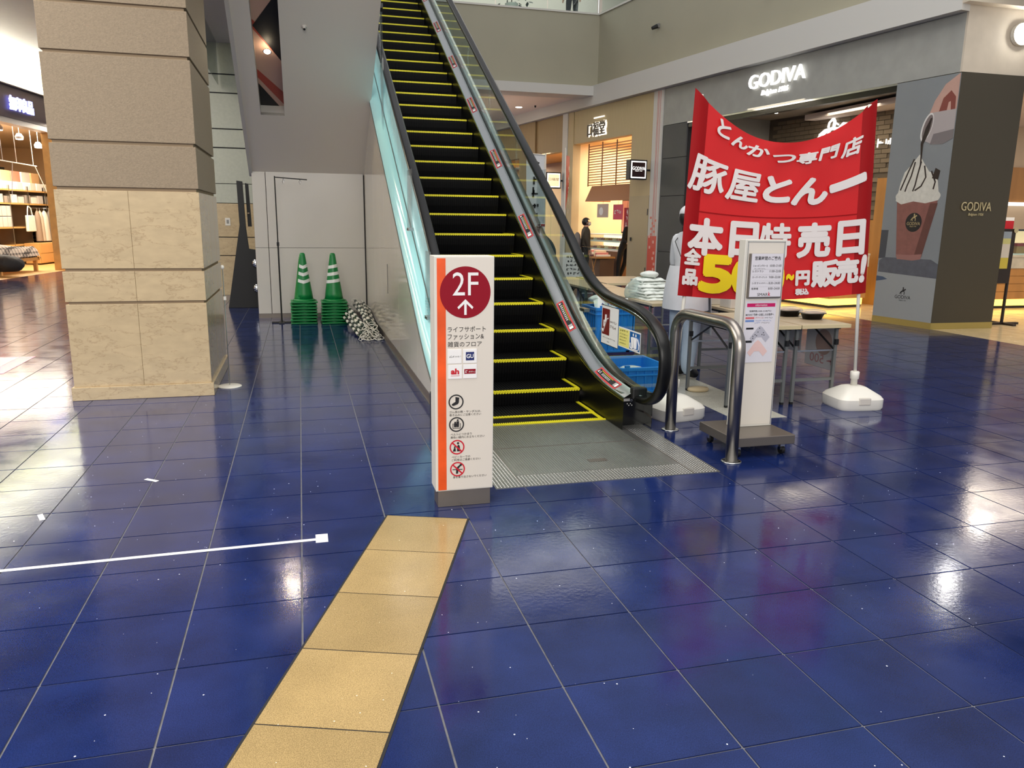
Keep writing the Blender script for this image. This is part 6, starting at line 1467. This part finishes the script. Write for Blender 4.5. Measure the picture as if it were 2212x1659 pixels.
PW = crumple('cushion', LF(1.0, .35, .28), (.35, .3, .22), mat('black_cushion', rgb(26, 24, 26), .7), 'black floor cushion in front of the checked bed', 21, 'cushion')
# hanging lamps of the shop
for k in range(9):
    a, n_, z = 2.4+(k % 5)*1.0, .8+(k//5)*1.6, 3.45-.12*(k % 3)
    c = LF(a, n_, z); T = thing('spot_lamp', 'white ceiling spot glowing in the household shop', 'lamp', c, group='ceiling spots of the household shop'); MB().tube([Vector((c.x, c.y, 3.9)), c+Vector((0, 0, .1))], .008, 5).build('stem', M_print, T); MB().lathe([(.09, 0), (.10, .06), (.05, .14)], c, 14).build('shade', M_print, T); MB().lathe([(.08, -.012), (.085, 0)], c, 14).build('bulb', M_dl, T)
RP = thing('rope_rail', 'white pole hung on cords under the household shop ceiling', 'hanging rail', LF(3.2, .9, 2.7)); MB(LF).tube([(2.0, .9, 2.75), (4.4, .9, 2.72)], .015, 6).build('rail', M_print, RP)
for a in (2.1, 2.6, 3.3, 4.2): MB(LF).tube([(a, .9, 3.9), (a+.03, .9, 2.75)], .008, 5).build('cord', M_print, RP)
MB(LF).tube([(4.3, .9, 2.72), (4.9, .9, 2.0)], .01, 5).tube([(3.1, .9, 2.72), (2.9, .9, 1.9)], .008, 5).build('loose_cord', M_print, RP)
WH = thing('picture_row', 'row of framed packs on top of the oak partition', 'pictures', LF(6, 2.5, 2.4))
struct(MB(LF).box(3.5, 4.6, 0, 7.2, 4.7, 3.05).build('wall_partition', M_lwood), 'oak coloured partition in the household shop'); struct(MB(LF).box(7.3, 4.6, 0, 10.5, 4.7, 3.0).build('wall_partition_dark', M_dgrey), 'dark partition in the household shop')
for k in range(6): MB(LF).box(4.4+k*.6, 2.4, 2.37, 4.9+k*.6, 2.45, 2.68).build('framed_pack', mat('fpack%d' % (k % 3), rgb(*((190, 120, 96), (206, 200, 190), (214, 170, 120))[k % 3]), .6), WH)
# ================================================================ UPPER FLOOR PLANT
PT = thing('potted_plant', 'leafy dark green plant behind the upper glass balustrade', 'plant', (5.1, 19.3, 6.2)); MB().lathe([(.12, 0), (.16, .3), (.15, .3)], (5.1, 19.3, 6.2), 18).build('pot', M_wpaint, PT)
MB().tube([(5.1, 19.3, 6.5), (5.12, 19.3, 6.9), (5.08, 19.3, 7.3)], .012, 6).build('stem', mat('stem_brown', rgb(80, 70, 50), .7), PT)
M_leaf = mat('leaf_green', rgb(32, 52, 34), .5, rand=.2); lm = None; rr = random.Random(4)
for k in range(60):
    if lm is None:
        o = MB().add([(0, 0, 0), (.03, .03, .006), (.045, .07, .0), (.02, .11, -.006), (0, .13, -.012), (-.02, .11, -.006), (-.045, .07, 0), (-.03, .03, .006)], [(0, 1, 2, 3, 4, 5, 6, 7)]).build('leaf', M_leaf, None); lm = o.data; o.parent = PT
    else: o = bpy.data.objects.new('leaf', lm); COL.objects.link(o); o.parent = PT
    o.location = (rr.uniform(-.55, .55), rr.uniform(-.2, .2), rr.uniform(.12, 1.2)); o.rotation_euler = (rr.uniform(-.9, .9)+1.2, rr.uniform(-.6, .6), rr.uniform(0, 6.28))
# round downlights in the side opening, mirrored in the glossy floor
for x, y, lab in ((9.98, 9.62, 'round lit downlight just inside the side opening of the chocolate shop'), (10.75, 9.72, 'second round lit downlight inside the side opening, farther from the pillar')):
    d = thing('downlight', lab, 'lamp', (x, y, 3.45)); MB().lathe([(.16, -.012), (.16, 0)], (x, y, 3.45), 20).build('rim', M_wpaint, d); MB().lathe([(.135, -.016), (.14, -.010)], (x, y, 3.45), 20).build('lens', mat('bright_downlight', (1, .97, .9, 1), emit=38), d)
